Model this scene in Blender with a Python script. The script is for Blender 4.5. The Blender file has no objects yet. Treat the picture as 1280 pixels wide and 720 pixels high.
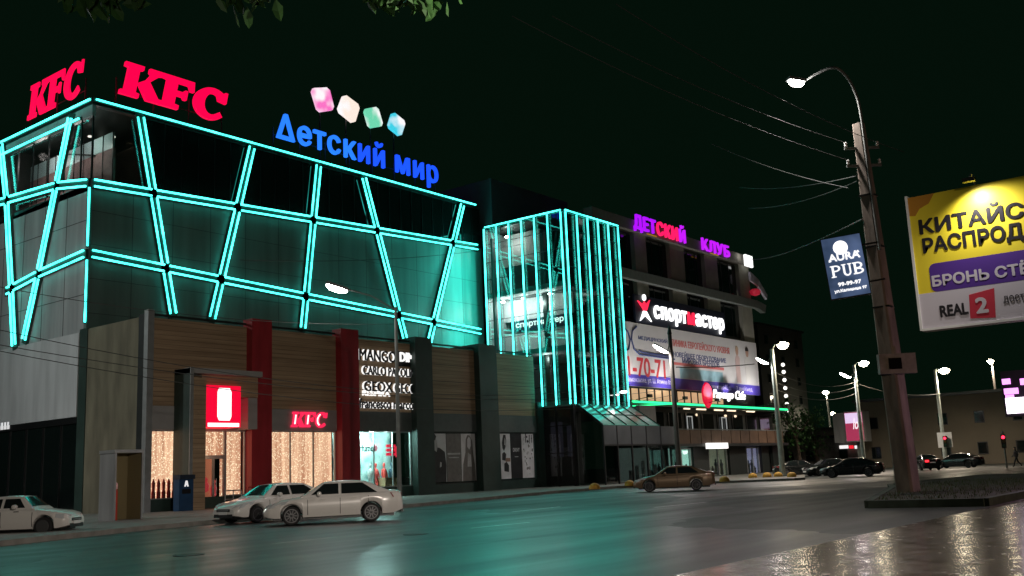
import bpy, math, random
from mathutils import Vector, Matrix
from mathutils.geometry import tessellate_polygon
R = random.Random(7)
scene = bpy.context.scene
COL = scene.collection

# ------------------------------------------------------------------ camera
F_PX, HZ, PHI, U1, CH = 1260.0, 230.0, math.atan(.0436), 991.0, 1.5
TH = math.atan(HZ / F_PX)
AL = math.atan(U1 / (F_PX / math.cos(TH)))
RT = Vector((math.sin(AL), -math.cos(AL), 0)); FW = Vector((math.cos(AL), math.sin(AL), 0)); UP = Vector((0, 0, 1))
fwd = FW * math.cos(TH) + UP * math.sin(TH)
upc = UP * math.cos(TH) - FW * math.sin(TH)
cr = RT * math.cos(PHI) + upc * (-math.sin(PHI)) * 1.0
cu = RT * math.sin(PHI) + upc * math.cos(PHI)
# picture x axis / y axis (the phone is rolled by 2.5 degrees)
cr = RT * math.cos(PHI) - upc * math.sin(PHI)
cam = bpy.data.cameras.new('camera'); camo = bpy.data.objects.new('camera', cam); COL.objects.link(camo)
cam.sensor_width = 36; cam.lens = 36 * F_PX / 1280; cam.clip_end = 6000; cam.clip_start = .05
M3 = Matrix((cr, cu, -fwd)).transposed()
camo.matrix_world = Matrix.Translation((0, 0, CH)) @ M3.to_4x4()
scene.camera = camo

# ------------------------------------------------------------------ sky, exposure
W = bpy.data.worlds.new('World'); scene.world = W; W.use_nodes = True
bg = W.node_tree.nodes['Background']
bg.inputs[0].default_value = (.0013, .0050, .0026, 1); bg.inputs[1].default_value = 1.0
scene.view_settings.view_transform = 'Standard'; scene.view_settings.look = 'None'
scene.view_settings.exposure = 0; scene.view_settings.gamma = 1
scene.cycles.use_denoising = True
scene.cycles.max_bounces = 6; scene.cycles.transparent_max_bounces = 12
scene.cycles.sample_clamp_indirect = 4
scene.cycles.caustics_reflective = False; scene.cycles.caustics_refractive = False

# ------------------------------------------------------------------ rays of the camera onto real planes (to measure the place)
def ray(px, py):
    dx, dy = px - 640, py - 360
    u = dx * math.cos(PHI) - dy * math.sin(PHI); v = dx * math.sin(PHI) + dy * math.cos(PHI)
    h = F_PX * math.cos(TH) + v * math.sin(TH); z = F_PX * math.sin(TH) - v * math.cos(TH)
    return RT * u + FW * h + UP * z
def on(px, py, ax, val):
    r = ray(px, py); o = Vector((0, 0, CH)); return o + r * ((val - o[ax]) / r[ax])
def G(px, py, z=0): return on(px, py, 2, z)
def XP(px, py, x): return on(px, py, 0, x)
def YP(px, py, y): return on(px, py, 1, y)
def DP(px, py, d):                                   # point at horizontal distance d
    r = ray(px, py); return Vector((0, 0, CH)) + r * (d / math.hypot(r.x, r.y))

# ------------------------------------------------------------------ materials
MATS = {}
def mat(name, col, rough=.6, metal=0, var=0.0, scale=3, bump=0, spec=.5, stretch=None, coat=0):
    if name in MATS: return MATS[name]
    m = bpy.data.materials.new(name); m.use_nodes = True; nt = m.node_tree; b = nt.nodes['Principled BSDF']
    b.inputs['Base Color'].default_value = (*col, 1); b.inputs['Roughness'].default_value = rough
    b.inputs['Metallic'].default_value = metal; b.inputs['Specular IOR Level'].default_value = spec
    b.inputs['Coat Weight'].default_value = coat
    if var or bump:
        tc = nt.nodes.new('ShaderNodeTexCoord'); mp = nt.nodes.new('ShaderNodeMapping'); nz = nt.nodes.new('ShaderNodeTexNoise')
        nz.inputs['Scale'].default_value = scale; nz.inputs['Detail'].default_value = 6
        if stretch: mp.inputs['Scale'].default_value = stretch
        nt.links.new(tc.outputs['Object'], mp.inputs[0]); nt.links.new(mp.outputs[0], nz.inputs['Vector'])
        if var:
            rp = nt.nodes.new('ShaderNodeValToRGB'); e = rp.color_ramp.elements
            e[0].position, e[1].position = .3, .7
            e[0].color = (*[c * (1 - var) for c in col], 1); e[1].color = (*[min(1, c * (1 + var)) for c in col], 1)
            nt.links.new(nz.outputs['Fac'], rp.inputs[0]); nt.links.new(rp.outputs[0], b.inputs['Base Color'])
        if bump:
            bp = nt.nodes.new('ShaderNodeBump'); bp.inputs['Strength'].default_value = bump; bp.inputs['Distance'].default_value = .05
            nt.links.new(nz.outputs['Fac'], bp.inputs['Height']); nt.links.new(bp.outputs[0], b.inputs['Normal'])
    MATS[name] = m; return m
def emis(name, col, s):
    if name in MATS: return MATS[name]
    m = bpy.data.materials.new(name); m.use_nodes = True; b = m.node_tree.nodes['Principled BSDF']
    b.inputs['Base Color'].default_value = (*[min(1, c * .5 + .02) for c in col], 1); b.inputs['Roughness'].default_value = .4
    b.inputs['Emission Color'].default_value = (*col, 1); b.inputs['Emission Strength'].default_value = s
    MATS[name] = m; return m
def glassm(name, tint=(.75, .85, .83), rough=.02, refl=(1, 1, 1)):
    if name in MATS: return MATS[name]
    m = bpy.data.materials.new(name); m.use_nodes = True; nt = m.node_tree; nt.nodes.remove(nt.nodes['Principled BSDF'])
    t = nt.nodes.new('ShaderNodeBsdfTransparent'); t.inputs[0].default_value = (*tint, 1)
    g = nt.nodes.new('ShaderNodeBsdfGlossy'); g.inputs['Color'].default_value = (*refl, 1); g.inputs['Roughness'].default_value = rough
    lw = nt.nodes.new('ShaderNodeLayerWeight'); pw = nt.nodes.new('ShaderNodeMath'); pw.operation = 'POWER'; pw.inputs[1].default_value = 3.5
    nt.links.new(lw.outputs['Facing'], pw.inputs[0]); fr = nt.nodes.new('ShaderNodeMath'); fr.operation = 'MULTIPLY_ADD'; fr.inputs[1].default_value = .75; fr.inputs[2].default_value = .05
    nt.links.new(pw.outputs[0], fr.inputs[0])
    mx = nt.nodes.new('ShaderNodeMixShader')
    nt.links.new(fr.outputs[0], mx.inputs[0]); nt.links.new(t.outputs[0], mx.inputs[1]); nt.links.new(g.outputs[0], mx.inputs[2])
    nt.links.new(mx.outputs[0], nt.nodes['Material Output'].inputs[0]); MATS[name] = m; return m

ASPHALT = mat('asphalt', (.021, .028, .026), .44, var=.4, scale=.35, bump=.12, spec=.5)
def tune_asphalt():
    nt = ASPHALT.node_tree; b = nt.nodes['Principled BSDF']
    tc = nt.nodes.new('ShaderNodeTexCoord'); n = nt.nodes.new('ShaderNodeTexNoise'); n.inputs['Scale'].default_value = 40
    n.inputs['Detail'].default_value = 3
    bp = [x for x in nt.nodes if x.type == 'BUMP'][0]; b2 = nt.nodes.new('ShaderNodeBump'); b2.inputs['Strength'].default_value = .35
    b2.inputs['Distance'].default_value = .012
    nt.links.new(tc.outputs['Object'], n.inputs['Vector']); nt.links.new(n.outputs['Fac'], b2.inputs['Height'])
    nt.links.new(bp.outputs[0], b2.inputs['Normal']); nt.links.new(b2.outputs[0], b.inputs['Normal'])
    w = nt.nodes.new('ShaderNodeTexNoise'); w.inputs['Scale'].default_value = .12; w.inputs['Detail'].default_value = 4
    mp = nt.nodes.new('ShaderNodeMapping'); mp.inputs['Scale'].default_value = (.25, 1.6, 1)
    nt.links.new(tc.outputs['Object'], mp.inputs[0]); nt.links.new(mp.outputs[0], w.inputs['Vector'])
    mr = nt.nodes.new('ShaderNodeMapRange'); mr.inputs['To Min'].default_value = .30; mr.inputs['To Max'].default_value = .48
    mr.inputs['From Min'].default_value = .3; mr.inputs['From Max'].default_value = .7
    nt.links.new(w.outputs['Fac'], mr.inputs['Value']); nt.links.new(mr.outputs[0], b.inputs['Roughness'])
tune_asphalt()
def crack_asphalt():
    nt = ASPHALT.node_tree; b = nt.nodes['Principled BSDF']; src = b.inputs['Base Color'].links[0].from_socket
    tc = nt.nodes.new('ShaderNodeTexCoord'); wn = nt.nodes.new('ShaderNodeTexNoise'); wn.inputs['Scale'].default_value = .8; wn.inputs['Detail'].default_value = 5
    ad = nt.nodes.new('ShaderNodeVectorMath'); ad.operation = 'MULTIPLY_ADD'; ad.inputs[1].default_value = (2.2, 2.2, 0)
    nt.links.new(tc.outputs['Object'], wn.inputs['Vector']); nt.links.new(wn.outputs['Color'], ad.inputs[0]); nt.links.new(tc.outputs['Object'], ad.inputs[2])
    v = nt.nodes.new('ShaderNodeTexVoronoi'); v.feature = 'DISTANCE_TO_EDGE'; v.inputs['Scale'].default_value = .16; nt.links.new(ad.outputs[0], v.inputs['Vector'])
    lt = nt.nodes.new('ShaderNodeMath'); lt.operation = 'LESS_THAN'; lt.inputs[1].default_value = .006; nt.links.new(v.outputs['Distance'], lt.inputs[0])
    m1 = nt.nodes.new('ShaderNodeMixRGB'); m1.inputs[2].default_value = (.008, .008, .008, 1); nt.links.new(lt.outputs[0], m1.inputs[0]); nt.links.new(src, m1.inputs[1])
    v2 = nt.nodes.new('ShaderNodeTexVoronoi'); v2.inputs['Scale'].default_value = .11; nt.links.new(ad.outputs[0], v2.inputs['Vector'])
    sp_ = nt.nodes.new('ShaderNodeSeparateColor'); nt.links.new(v2.outputs['Color'], sp_.inputs[0])
    mr = nt.nodes.new('ShaderNodeMapRange'); mr.inputs['To Min'].default_value = .62; mr.inputs['To Max'].default_value = 1.2; nt.links.new(sp_.outputs[0], mr.inputs['Value'])
    m2 = nt.nodes.new('ShaderNodeMixRGB'); m2.blend_type = 'MULTIPLY'; m2.inputs[0].default_value = 1; nt.links.new(m1.outputs[0], m2.inputs[1]); nt.links.new(mr.outputs[0], m2.inputs[2])
    nt.links.new(m2.outputs[0], b.inputs['Base Color'])
    rs = b.inputs['Roughness'].links[0].from_socket; mp = nt.nodes.new('ShaderNodeMapping'); mp.inputs['Scale'].default_value = (.04, .9, 1); mp.inputs['Rotation'].default_value = (0, 0, .2)
    tn = nt.nodes.new('ShaderNodeTexNoise'); tn.inputs['Scale'].default_value = 1; tn.inputs['Detail'].default_value = 2; nt.links.new(tc.outputs['Object'], mp.inputs[0]); nt.links.new(mp.outputs[0], tn.inputs['Vector'])
    mx = nt.nodes.new('ShaderNodeMath'); mx.operation = 'MULTIPLY_ADD'; mx.inputs[1].default_value = .26; nt.links.new(tn.outputs['Fac'], mx.inputs[0])
    m4 = nt.nodes.new('ShaderNodeMath'); m4.operation = 'MULTIPLY_ADD'; m4.inputs[1].default_value = .22; m4.inputs[2].default_value = -.07; nt.links.new(sp_.outputs[1], m4.inputs[0])
    a2 = nt.nodes.new('ShaderNodeMath'); a2.operation = 'ADD'; nt.links.new(rs, a2.inputs[0]); nt.links.new(m4.outputs[0], a2.inputs[1])
    nt.links.new(a2.outputs[0], mx.inputs[2]); a3 = nt.nodes.new('ShaderNodeMath'); a3.operation = 'SUBTRACT'; a3.inputs[1].default_value = .13
    nt.links.new(mx.outputs[0], a3.inputs[0]); nt.links.new(a3.outputs[0], b.inputs['Roughness'])
crack_asphalt()
PAVE = mat('pavement_slabs', (.19, .18, .165), .62, var=.25, scale=1.2, bump=.1)
KERB = mat('kerb_stone', (.22, .21, .19), .75, var=.25, scale=2, bump=.2)
MARK = mat('road_paint', (.60, .60, .58), .6, var=.4, scale=4)
SOIL = mat('island_soil', (.028, .027, .016), .95, var=.5, scale=3, bump=.6)
GREY = mat('grey_panel', (.33, .34, .345), .5, var=.2, scale=1.4, stretch=(1, 1, .12))
TEALWALL = mat('dark_panel', (.14, .20, .185), .40, var=.2, scale=1.1, stretch=(1, 1, .1))
DARK = mat('dark_metal', (.018, .021, .02), .45, var=.2, scale=2)
BLACK = mat('black_trim', (.008, .008, .009), .4)
GREENBLACK = mat('dark_cladding', (.026, .05, .042), .5, var=.2, scale=1)
RED = mat('red_cladding', (.34, .022, .03), .45, var=.25, scale=1.6, stretch=(1, 1, .2))
BAND = mat('grey_band', (.34, .33, .32), .5, var=.08, scale=.8)
SIDE = mat('side_wall_render', (.16, .145, .10), .85, var=.32, scale=1.2, stretch=(1, 1, .25), bump=.15)
ALU = mat('aluminium', (.42, .43, .43), .4, .6, var=.1, scale=3)
CONC = mat('pole_concrete', (.21, .175, .14), .85, var=.35, scale=3, bump=.4, stretch=(1, 1, .3))
STEEL = mat('galvanised_steel', (.17, .19, .18), .7, .2, var=.2, scale=3)
GLASSBLK = mat('dark_glass', (.006, .009, .009), .06, spec=.8, var=.1, scale=.3)
GLASS = glassm('clear_glass')
TGLASS = glassm('tower_glass', (.66, .82, .79), .015)
WHITE = mat('white_paint', (.75, .75, .74), .5, var=.08)
NEON = emis('teal_neon', (.058, 1.0, .83), 5.0)
def vary_neon():
    nt = NEON.node_tree; b = nt.nodes['Principled BSDF']; tc = nt.nodes.new('ShaderNodeTexCoord'); n = nt.nodes.new('ShaderNodeTexNoise'); n.inputs['Scale'].default_value = .9; n.inputs['Detail'].default_value = 3
    mr = nt.nodes.new('ShaderNodeMapRange'); mr.inputs['From Min'].default_value = .3; mr.inputs['From Max'].default_value = .7; mr.inputs['To Min'].default_value = 2.2; mr.inputs['To Max'].default_value = 6.8
    nt.links.new(tc.outputs['Object'], n.inputs['Vector']); nt.links.new(n.outputs['Fac'], mr.inputs['Value']); nt.links.new(mr.outputs[0], b.inputs['Emission Strength'])
vary_neon()
LAMPW = emis('lamp_white', (1, .90, .86), 60)
LAMPY = emis('lamp_warm', (1, .86, .62), 60)
SIGNW = emis('sign_white', (1, .98, .97), 1.6)
SIGNR = emis('sign_red', (1, .0, .065), 1.15)
def wood():
    m = bpy.data.materials.new('wood_cladding'); m.use_nodes = True; nt = m.node_tree; b = nt.nodes['Principled BSDF']; b.inputs['Roughness'].default_value = .55
    tc = nt.nodes.new('ShaderNodeTexCoord')
    def chain(s, sc, d=5):
        mp = nt.nodes.new('ShaderNodeMapping'); mp.inputs['Scale'].default_value = s; n = nt.nodes.new('ShaderNodeTexNoise')
        n.inputs['Scale'].default_value = sc; n.inputs['Detail'].default_value = d
        nt.links.new(tc.outputs['Object'], mp.inputs[0]); nt.links.new(mp.outputs[0], n.inputs['Vector']); return n
    a = chain((.22, .22, 5), 1.3); c = chain((.05, .05, 2.2), 1.2, 1)
    mx = nt.nodes.new('ShaderNodeMath'); mx.operation = 'MULTIPLY_ADD'; mx.inputs[1].default_value = .55
    nt.links.new(a.outputs['Fac'], mx.inputs[0])
    m2 = nt.nodes.new('ShaderNodeMath'); m2.operation = 'MULTIPLY'; m2.inputs[1].default_value = .45
    nt.links.new(c.outputs['Fac'], m2.inputs[0]); nt.links.new(m2.outputs[0], mx.inputs[2])
    rp = nt.nodes.new('ShaderNodeValToRGB'); e = rp.color_ramp.elements
    e[0].position = .36; e[0].color = (.29, .195, .115, 1); e[1].position = .64; e[1].color = (.45, .32, .20, 1)
    nt.links.new(mx.outputs[0], rp.inputs[0])
    # plank joints: horizontal, every 0.28 m
    sx = nt.nodes.new('ShaderNodeSeparateXYZ'); nt.links.new(tc.outputs['Object'], sx.inputs[0])
    md = nt.nodes.new('ShaderNodeMath'); md.operation = 'FRACT'; mu = nt.nodes.new('ShaderNodeMath'); mu.operation = 'MULTIPLY'; mu.inputs[1].default_value = 3.6
    nt.links.new(sx.outputs['Z'], mu.inputs[0]); nt.links.new(mu.outputs[0], md.inputs[0])
    gt = nt.nodes.new('ShaderNodeMath'); gt.operation = 'LESS_THAN'; gt.inputs[1].default_value = .1; nt.links.new(md.outputs[0], gt.inputs[0])
    mc = nt.nodes.new('ShaderNodeMixRGB'); mc.inputs[2].default_value = (.19, .125, .075, 1)
    nt.links.new(gt.outputs[0], mc.inputs[0]); nt.links.new(rp.outputs[0], mc.inputs[1]); nt.links.new(mc.outputs[0], b.inputs['Base Color'])
    return m
WOOD = wood()
def curtain():                                       # strings of fairy lights hanging in front of a pale curtain
    m = bpy.data.materials.new('fairy_light_curtain'); m.use_nodes = True; nt = m.node_tree; b = nt.nodes['Principled BSDF']
    b.inputs['Base Color'].default_value = (.5, .3, .2, 1)
    tc = nt.nodes.new('ShaderNodeTexCoord')
    mp = nt.nodes.new('ShaderNodeMapping'); mp.inputs['Scale'].default_value = (9.5, 9.5, 8.5); nt.links.new(tc.outputs['Object'], mp.inputs[0])
    v = nt.nodes.new('ShaderNodeTexVoronoi'); v.inputs['Scale'].default_value = 1; nt.links.new(mp.outputs[0], v.inputs['Vector'])
    rp = nt.nodes.new('ShaderNodeValToRGB'); e = rp.color_ramp.elements; e[0].position = .12; e[0].color = (1, 1, 1, 1); e[1].position = .42; e[1].color = (0, 0, 0, 1)
    nt.links.new(v.outputs['Distance'], rp.inputs[0])
    mp2 = nt.nodes.new('ShaderNodeMapping'); mp2.inputs['Scale'].default_value = (3.2, 3.2, .12); nt.links.new(tc.outputs['Object'], mp2.inputs[0])
    n = nt.nodes.new('ShaderNodeTexNoise'); n.inputs['Scale'].default_value = 1; n.inputs['Detail'].default_value = 3; nt.links.new(mp2.outputs[0], n.inputs['Vector'])
    r2 = nt.nodes.new('ShaderNodeValToRGB'); e = r2.color_ramp.elements; e[0].position = .36; e[0].color = (.50, .17, .10, 1); e[1].position = .66; e[1].color = (1.0, .48, .31, 1)
    nt.links.new(n.outputs['Fac'], r2.inputs[0])
    mx = nt.nodes.new('ShaderNodeMixRGB'); mx.blend_type = 'MIX'; mx.inputs[2].default_value = (1.5, 1.0, .70, 1)
    nt.links.new(rp.outputs[0], mx.inputs[0]); nt.links.new(r2.outputs[0], mx.inputs[1]); nt.links.new(mx.outputs[0], b.inputs['Emission Color'])
    b.inputs['Emission Strength'].default_value = 1.85
    return m
CURTAIN = curtain()
def tiles():
    m = bpy.data.materials.new('plaza_tiles'); m.use_nodes = True; nt = m.node_tree; b = nt.nodes['Principled BSDF']
    tc = nt.nodes.new('ShaderNodeTexCoord'); br = nt.nodes.new('ShaderNodeTexBrick'); br.offset = 0.5
    br.inputs['Scale'].default_value = 1; br.inputs['Brick Width'].default_value = .6; br.inputs['Row Height'].default_value = .6; br.inputs['Mortar Size'].default_value = .012
    br.inputs['Color1'].default_value = (.17, .135, .115, 1); br.inputs['Color2'].default_value = (.12, .098, .085, 1); br.inputs['Mortar'].default_value = (.06, .055, .05, 1)
    mp = nt.nodes.new('ShaderNodeMapping'); mp.inputs['Rotation'].default_value = (0, 0, .0)
    nt.links.new(tc.outputs['Object'], mp.inputs[0]); nt.links.new(mp.outputs[0], br.inputs['Vector']); nt.links.new(br.outputs['Color'], b.inputs['Base Color'])
    n = nt.nodes.new('ShaderNodeTexNoise'); n.inputs['Scale'].default_value = 2.2; n.inputs['Detail'].default_value = 5; nt.links.new(tc.outputs['Object'], n.inputs['Vector'])
    mr = nt.nodes.new('ShaderNodeMapRange'); mr.inputs['From Min'].default_value = .3; mr.inputs['From Max'].default_value = .7
    mr.inputs['To Min'].default_value = .15; mr.inputs['To Max'].default_value = .29
    nt.links.new(n.outputs['Fac'], mr.inputs['Value']); nt.links.new(mr.outputs[0], b.inputs['Roughness'])
    b1 = nt.nodes.new('ShaderNodeBump'); b1.inputs['Strength'].default_value = .35; b1.inputs['Distance'].default_value = .006; b1.invert = True
    nt.links.new(br.outputs['Fac'], b1.inputs['Height'])
    n2 = nt.nodes.new('ShaderNodeTexNoise'); n2.inputs['Scale'].default_value = 9; n2.inputs['Detail'].default_value = 3; nt.links.new(tc.outputs['Object'], n2.inputs['Vector'])
    b2 = nt.nodes.new('ShaderNodeBump'); b2.inputs['Strength'].default_value = .17; b2.inputs['Distance'].default_value = .010
    nt.links.new(n2.outputs['Fac'], b2.inputs['Height']); nt.links.new(b1.outputs[0], b2.inputs['Normal']); nt.links.new(b2.outputs[0], b.inputs['Normal'])
    b.inputs['Specular IOR Level'].default_value = .6
    return m
TILES = tiles()
def leafmat(name, c):
    m = bpy.data.materials.new(name); m.use_nodes = True; nt = m.node_tree; b = nt.nodes['Principled BSDF']; b.inputs['Roughness'].default_value = .6
    oi = nt.nodes.new('ShaderNodeTexCoord'); n = nt.nodes.new('ShaderNodeTexNoise'); n.inputs['Scale'].default_value = 1.5
    rp = nt.nodes.new('ShaderNodeValToRGB'); e = rp.color_ramp.elements; e[0].position, e[1].position = .35, .65
    e[0].color = (*[x * .6 for x in c], 1); e[1].color = (*[x * 1.4 for x in c], 1)
    nt.links.new(oi.outputs['Object'], n.inputs['Vector']); nt.links.new(n.outputs['Fac'], rp.inputs[0]); nt.links.new(rp.outputs[0], b.inputs['Base Color'])
    return m
LEAF = leafmat('leaf_green', (.045, .13, .03)); BARK = mat('bark', (.07, .05, .035), .9, var=.4, scale=4, bump=.6)

# ------------------------------------------------------------------ mesh helpers
class MB:
    def __init__(s): s.v = []; s.f = []; s.smooth = False
    def add(s, vs, fs):
        o = len(s.v); s.v += [tuple(p) for p in vs]; s.f += [tuple(i + o for i in f) for f in fs]; return s
    def box(s, x0, x1, y0, y1, z0, z1):
        v = [(x, y, z) for z in (z0, z1) for y in (y0, y1) for x in (x0, x1)]
        return s.add(v, [(0, 2, 3, 1), (4, 5, 7, 6), (0, 1, 5, 4), (2, 6, 7, 3), (0, 4, 6, 2), (1, 3, 7, 5)])
    def obox(s, c, a, b, n):                        # half-extent vectors
        c, a, b, n = map(Vector, (c, a, b, n))
        v = [c + n * k + b * j + a * i for k in (-1, 1) for j in (-1, 1) for i in (-1, 1)]
        return s.add(v, [(0, 2, 3, 1), (4, 5, 7, 6), (0, 1, 5, 4), (2, 6, 7, 3), (0, 4, 6, 2), (1, 3, 7, 5)])
    def bar(s, p, q, w, d, up=(0, 0, 1)):           # box from p to q
        p, q = Vector(p), Vector(q); a = (q - p); L = a.length; a.normalize(); b = a.cross(Vector(up))
        if b.length < 1e-4: b = a.cross(Vector((1, 0, 0)))
        b.normalize(); n = b.cross(a)
        return s.obox((p + q) / 2, a * L / 2, b * w / 2, n * d / 2)
    def prism(s, poly, o, u, v, n, d):              # 2D outline extruded from plane o,u,v along n by d
        o, u, v, n = map(Vector, (o, u, v, n)); k = len(poly)
        A = [o + u * a + v * b for a, b in poly]; B = [p + n * d for p in A]
        tri = tessellate_polygon([[Vector((a, b, 0)) for a, b in poly]])
        fs = [tuple(t) for t in tri] + [tuple(i + k for i in reversed(t)) for t in tri] + [(i, (i + 1) % k, (i + 1) % k + k, i + k) for i in range(k)]
        return s.add(A + B, fs)
    def path(s, pts, r, seg=8, cap=True):
        pts = [Vector(p) for p in pts]; rs = r if isinstance(r, (list, tuple)) else [r] * len(pts); rings = []
        prev = None
        for i, p in enumerate(pts):
            t = (pts[min(i + 1, len(pts) - 1)] - pts[max(i - 1, 0)]).normalized()
            if prev is None: prev = t.orthogonal().normalized()
            else:
                prev = (prev - t * prev.dot(t)).normalized()
            b = t.cross(prev)
            rings.append([p + (prev * math.cos(2 * math.pi * j / seg) + b * math.sin(2 * math.pi * j / seg)) * rs[i] for j in range(seg)])
        fs = [(i * seg + j, i * seg + (j + 1) % seg, (i + 1) * seg + (j + 1) % seg, (i + 1) * seg + j) for i in range(len(pts) - 1) for j in range(seg)]
        if cap: fs += [tuple(reversed(range(seg))), tuple((len(pts) - 1) * seg + j for j in range(seg))]
        return s.add([p for g in rings for p in g], fs)
    def lathe(s, prof, o=(0, 0, 0), axis='z', seg=24):
        o = Vector(o); vs = []
        for r, h in prof:
            for j in range(seg):
                a = 2 * math.pi * j / seg; c, d = r * math.cos(a), r * math.sin(a)
                vs.append(o + (Vector((c, d, h)) if axis == 'z' else Vector((c, h, d)) if axis == 'y' else Vector((h, c, d))))
        k = len(prof)
        fs = [(i * seg + j, i * seg + (j + 1) % seg, (i + 1) * seg + (j + 1) % seg, (i + 1) * seg + j) for i in range(k - 1) for j in range(seg)]
        fs += [tuple(reversed(range(seg))), tuple((k - 1) * seg + j for j in range(seg))]
        return s.add(vs, fs)
    def quad(s, *p): return s.add(p, [tuple(range(len(p)))])
    def build(s, name, m, parent=None, world=True, smooth=False):
        me = bpy.data.meshes.new(name); me.from_pydata(s.v, [], s.f); me.update()
        import bmesh
        b = bmesh.new(); b.from_mesh(me); bmesh.ops.recalc_face_normals(b, faces=b.faces); b.to_mesh(me); b.free()
        if smooth:
            for p in me.polygons: p.use_smooth = True
            try: me.set_sharp_from_angle(angle=math.radians(38))
            except Exception: pass
        me.materials.append(m)
        o = bpy.data.objects.new(name, me); COL.objects.link(o)
        if parent: attach(o, parent, world)
        return o
def wloc(o):
    v = Vector((0, 0, 0))
    while o: v += o.location if not o.get('_w') else Vector((0, 0, 0)); o = o.parent
    return v
ROOTLOC = {}
def attach(o, parent, world=True):
    o.parent = parent
    if world:                                        # vertices are given in world metres
        r = parent
        while r.parent: r = r.parent
        if parent == r: o.matrix_parent_inverse = Matrix.Translation(-Vector(r.location))
    return o
def tag(o, label, cat, group=None):
    o['label'] = label; o['category'] = cat
    if group: o['group'] = group
    return o
def thing(name, label, cat, loc=(0, 0, 0), rz=0, group=None):
    o = bpy.data.objects.new(name, None); o.empty_display_size = .3; COL.objects.link(o); o.location = loc; o.rotation_euler = (0, 0, rz)
    return tag(o, label, cat, group)
def structure(o): o['kind'] = 'structure'; return o
def copy_tree(o, parent=None):
    c = o.copy(); COL.objects.link(c)
    if parent: c.parent = parent; c.matrix_parent_inverse = o.matrix_parent_inverse.copy()
    for ch in list(o.children): copy_tree(ch, c)
    return c
TXT = {}
def glyphs(s, bold=0.0, shear=0.0):
    k = (s, bold, shear)
    if k in TXT: return TXT[k]
    if bold > 0:
        vs, fs = glyphs(s, 0, shear); V, Fc = [], []
        for j in range(9):
            a = j * math.pi / 4; r = bold if j < 8 else 0; o = len(V); zz = 1 + .004 * j
            V += [Vector((p.x + r * math.cos(a), p.y + r * math.sin(a), p.z * zz)) for p in vs]; Fc += [tuple(i + o for i in f) for f in fs]
        TXT[k] = (V, Fc); return TXT[k]
    cu_ = bpy.data.curves.new('t', 'FONT'); cu_.body = s; cu_.size = 1; cu_.extrude = .05; cu_.shear = shear; cu_.resolution_u = 3
    o = bpy.data.objects.new('t', cu_); COL.objects.link(o)
    dg = bpy.context.evaluated_depsgraph_get(); me = o.evaluated_get(dg).to_mesh()
    vs = [v.co.copy() for v in me.vertices]; fs = [tuple(p.vertices) for p in me.polygons]
    o.evaluated_get(dg).to_mesh_clear(); bpy.data.objects.remove(o); bpy.data.curves.remove(cu_)
    TXT[k] = (vs, fs); return TXT[k]
def put_text(mb, s, o, u, v, n, w, h, d=.05, bold=0.0, shear=0.0):
    vs, fs = glyphs(s, bold, shear); o, u, v, n = map(Vector, (o, u, v, n))
    x0, x1 = min(p.x for p in vs), max(p.x for p in vs); y0, y1 = min(p.y for p in vs), max(p.y for p in vs)
    k = h / (y1 - y0); kx = (w / (x1 - x0)) if w else k
    mb.add([o + u * ((p.x - x0) * kx) + v * ((p.y - y0) * k) + n * ((p.z + .05) / .1 * d) for p in vs], fs)
    return (x1 - x0) * kx
def letters(s, o, u, v, n, w, base_h, d, bold, m, parent, shear=0, colors=None, name='letter', sq=.9):   # each letter its own part
    vs, _ = glyphs(s, bold, shear); X0 = min(p.x for p in vs); X1 = max(p.x for p in vs); kx = w / (X1 - X0)
    hv, _ = glyphs('Н', bold, shear); k = base_h / (max(p.y for p in hv) - min(p.y for p in hv))
    for i, c in enumerate(s):
        if c == ' ': continue
        pv, _ = glyphs(s[:i + 1], bold, shear); cv, cf = glyphs(c, bold, shear)
        dx = max(p.x for p in pv) - max(p.x for p in cv) - X0
        cm = sum((min(p.x for p in cv), max(p.x for p in cv))) / 2
        mb = MB(); mb.add([Vector(o) + Vector(u) * ((cm + (p.x - cm) * sq + dx) * kx) + Vector(v) * (p.y * k) + Vector(n) * ((p.z + .05) / .1 * d) for p in cv], cf)
        mb.build(name, colors[i] if colors else m, parent)
AX, AY, AZ = Vector((1, 0, 0)), Vector((0, 1, 0)), Vector((0, 0, 1))
def spot(name, loc, power, col=(1, .9, .8), ang=160, parent=None, r=.2, aim=None, blend=.6):
    l = bpy.data.lights.new(name, 'SPOT'); l.energy = power; l.color = col; l.spot_size = math.radians(ang); l.spot_blend = blend; l.shadow_soft_size = r
    o = bpy.data.objects.new(name, l); COL.objects.link(o); o.location = loc
    if aim is not None: o.rotation_euler = (Vector(aim) - Vector(loc)).to_track_quat('-Z', 'Y').to_euler()
    if parent: attach(o, parent)
    return o
def point(name, loc, power, col=(1, .9, .8), r=.2, parent=None):
    l = bpy.data.lights.new(name, 'POINT'); l.energy = power; l.color = col; l.shadow_soft_size = r
    o = bpy.data.objects.new(name, l); COL.objects.link(o); o.location = loc
    if parent: attach(o, parent)
    return o

def rounded(pl, k=.14):
    out = []
    for i, p in enumerate(pl):
        a, b = Vector(pl[i - 1]), Vector(pl[(i + 1) % len(pl)]); p = Vector(p); out += [tuple(p + (a - p) * k), tuple(p + (b - p) * k)]
    return out
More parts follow.
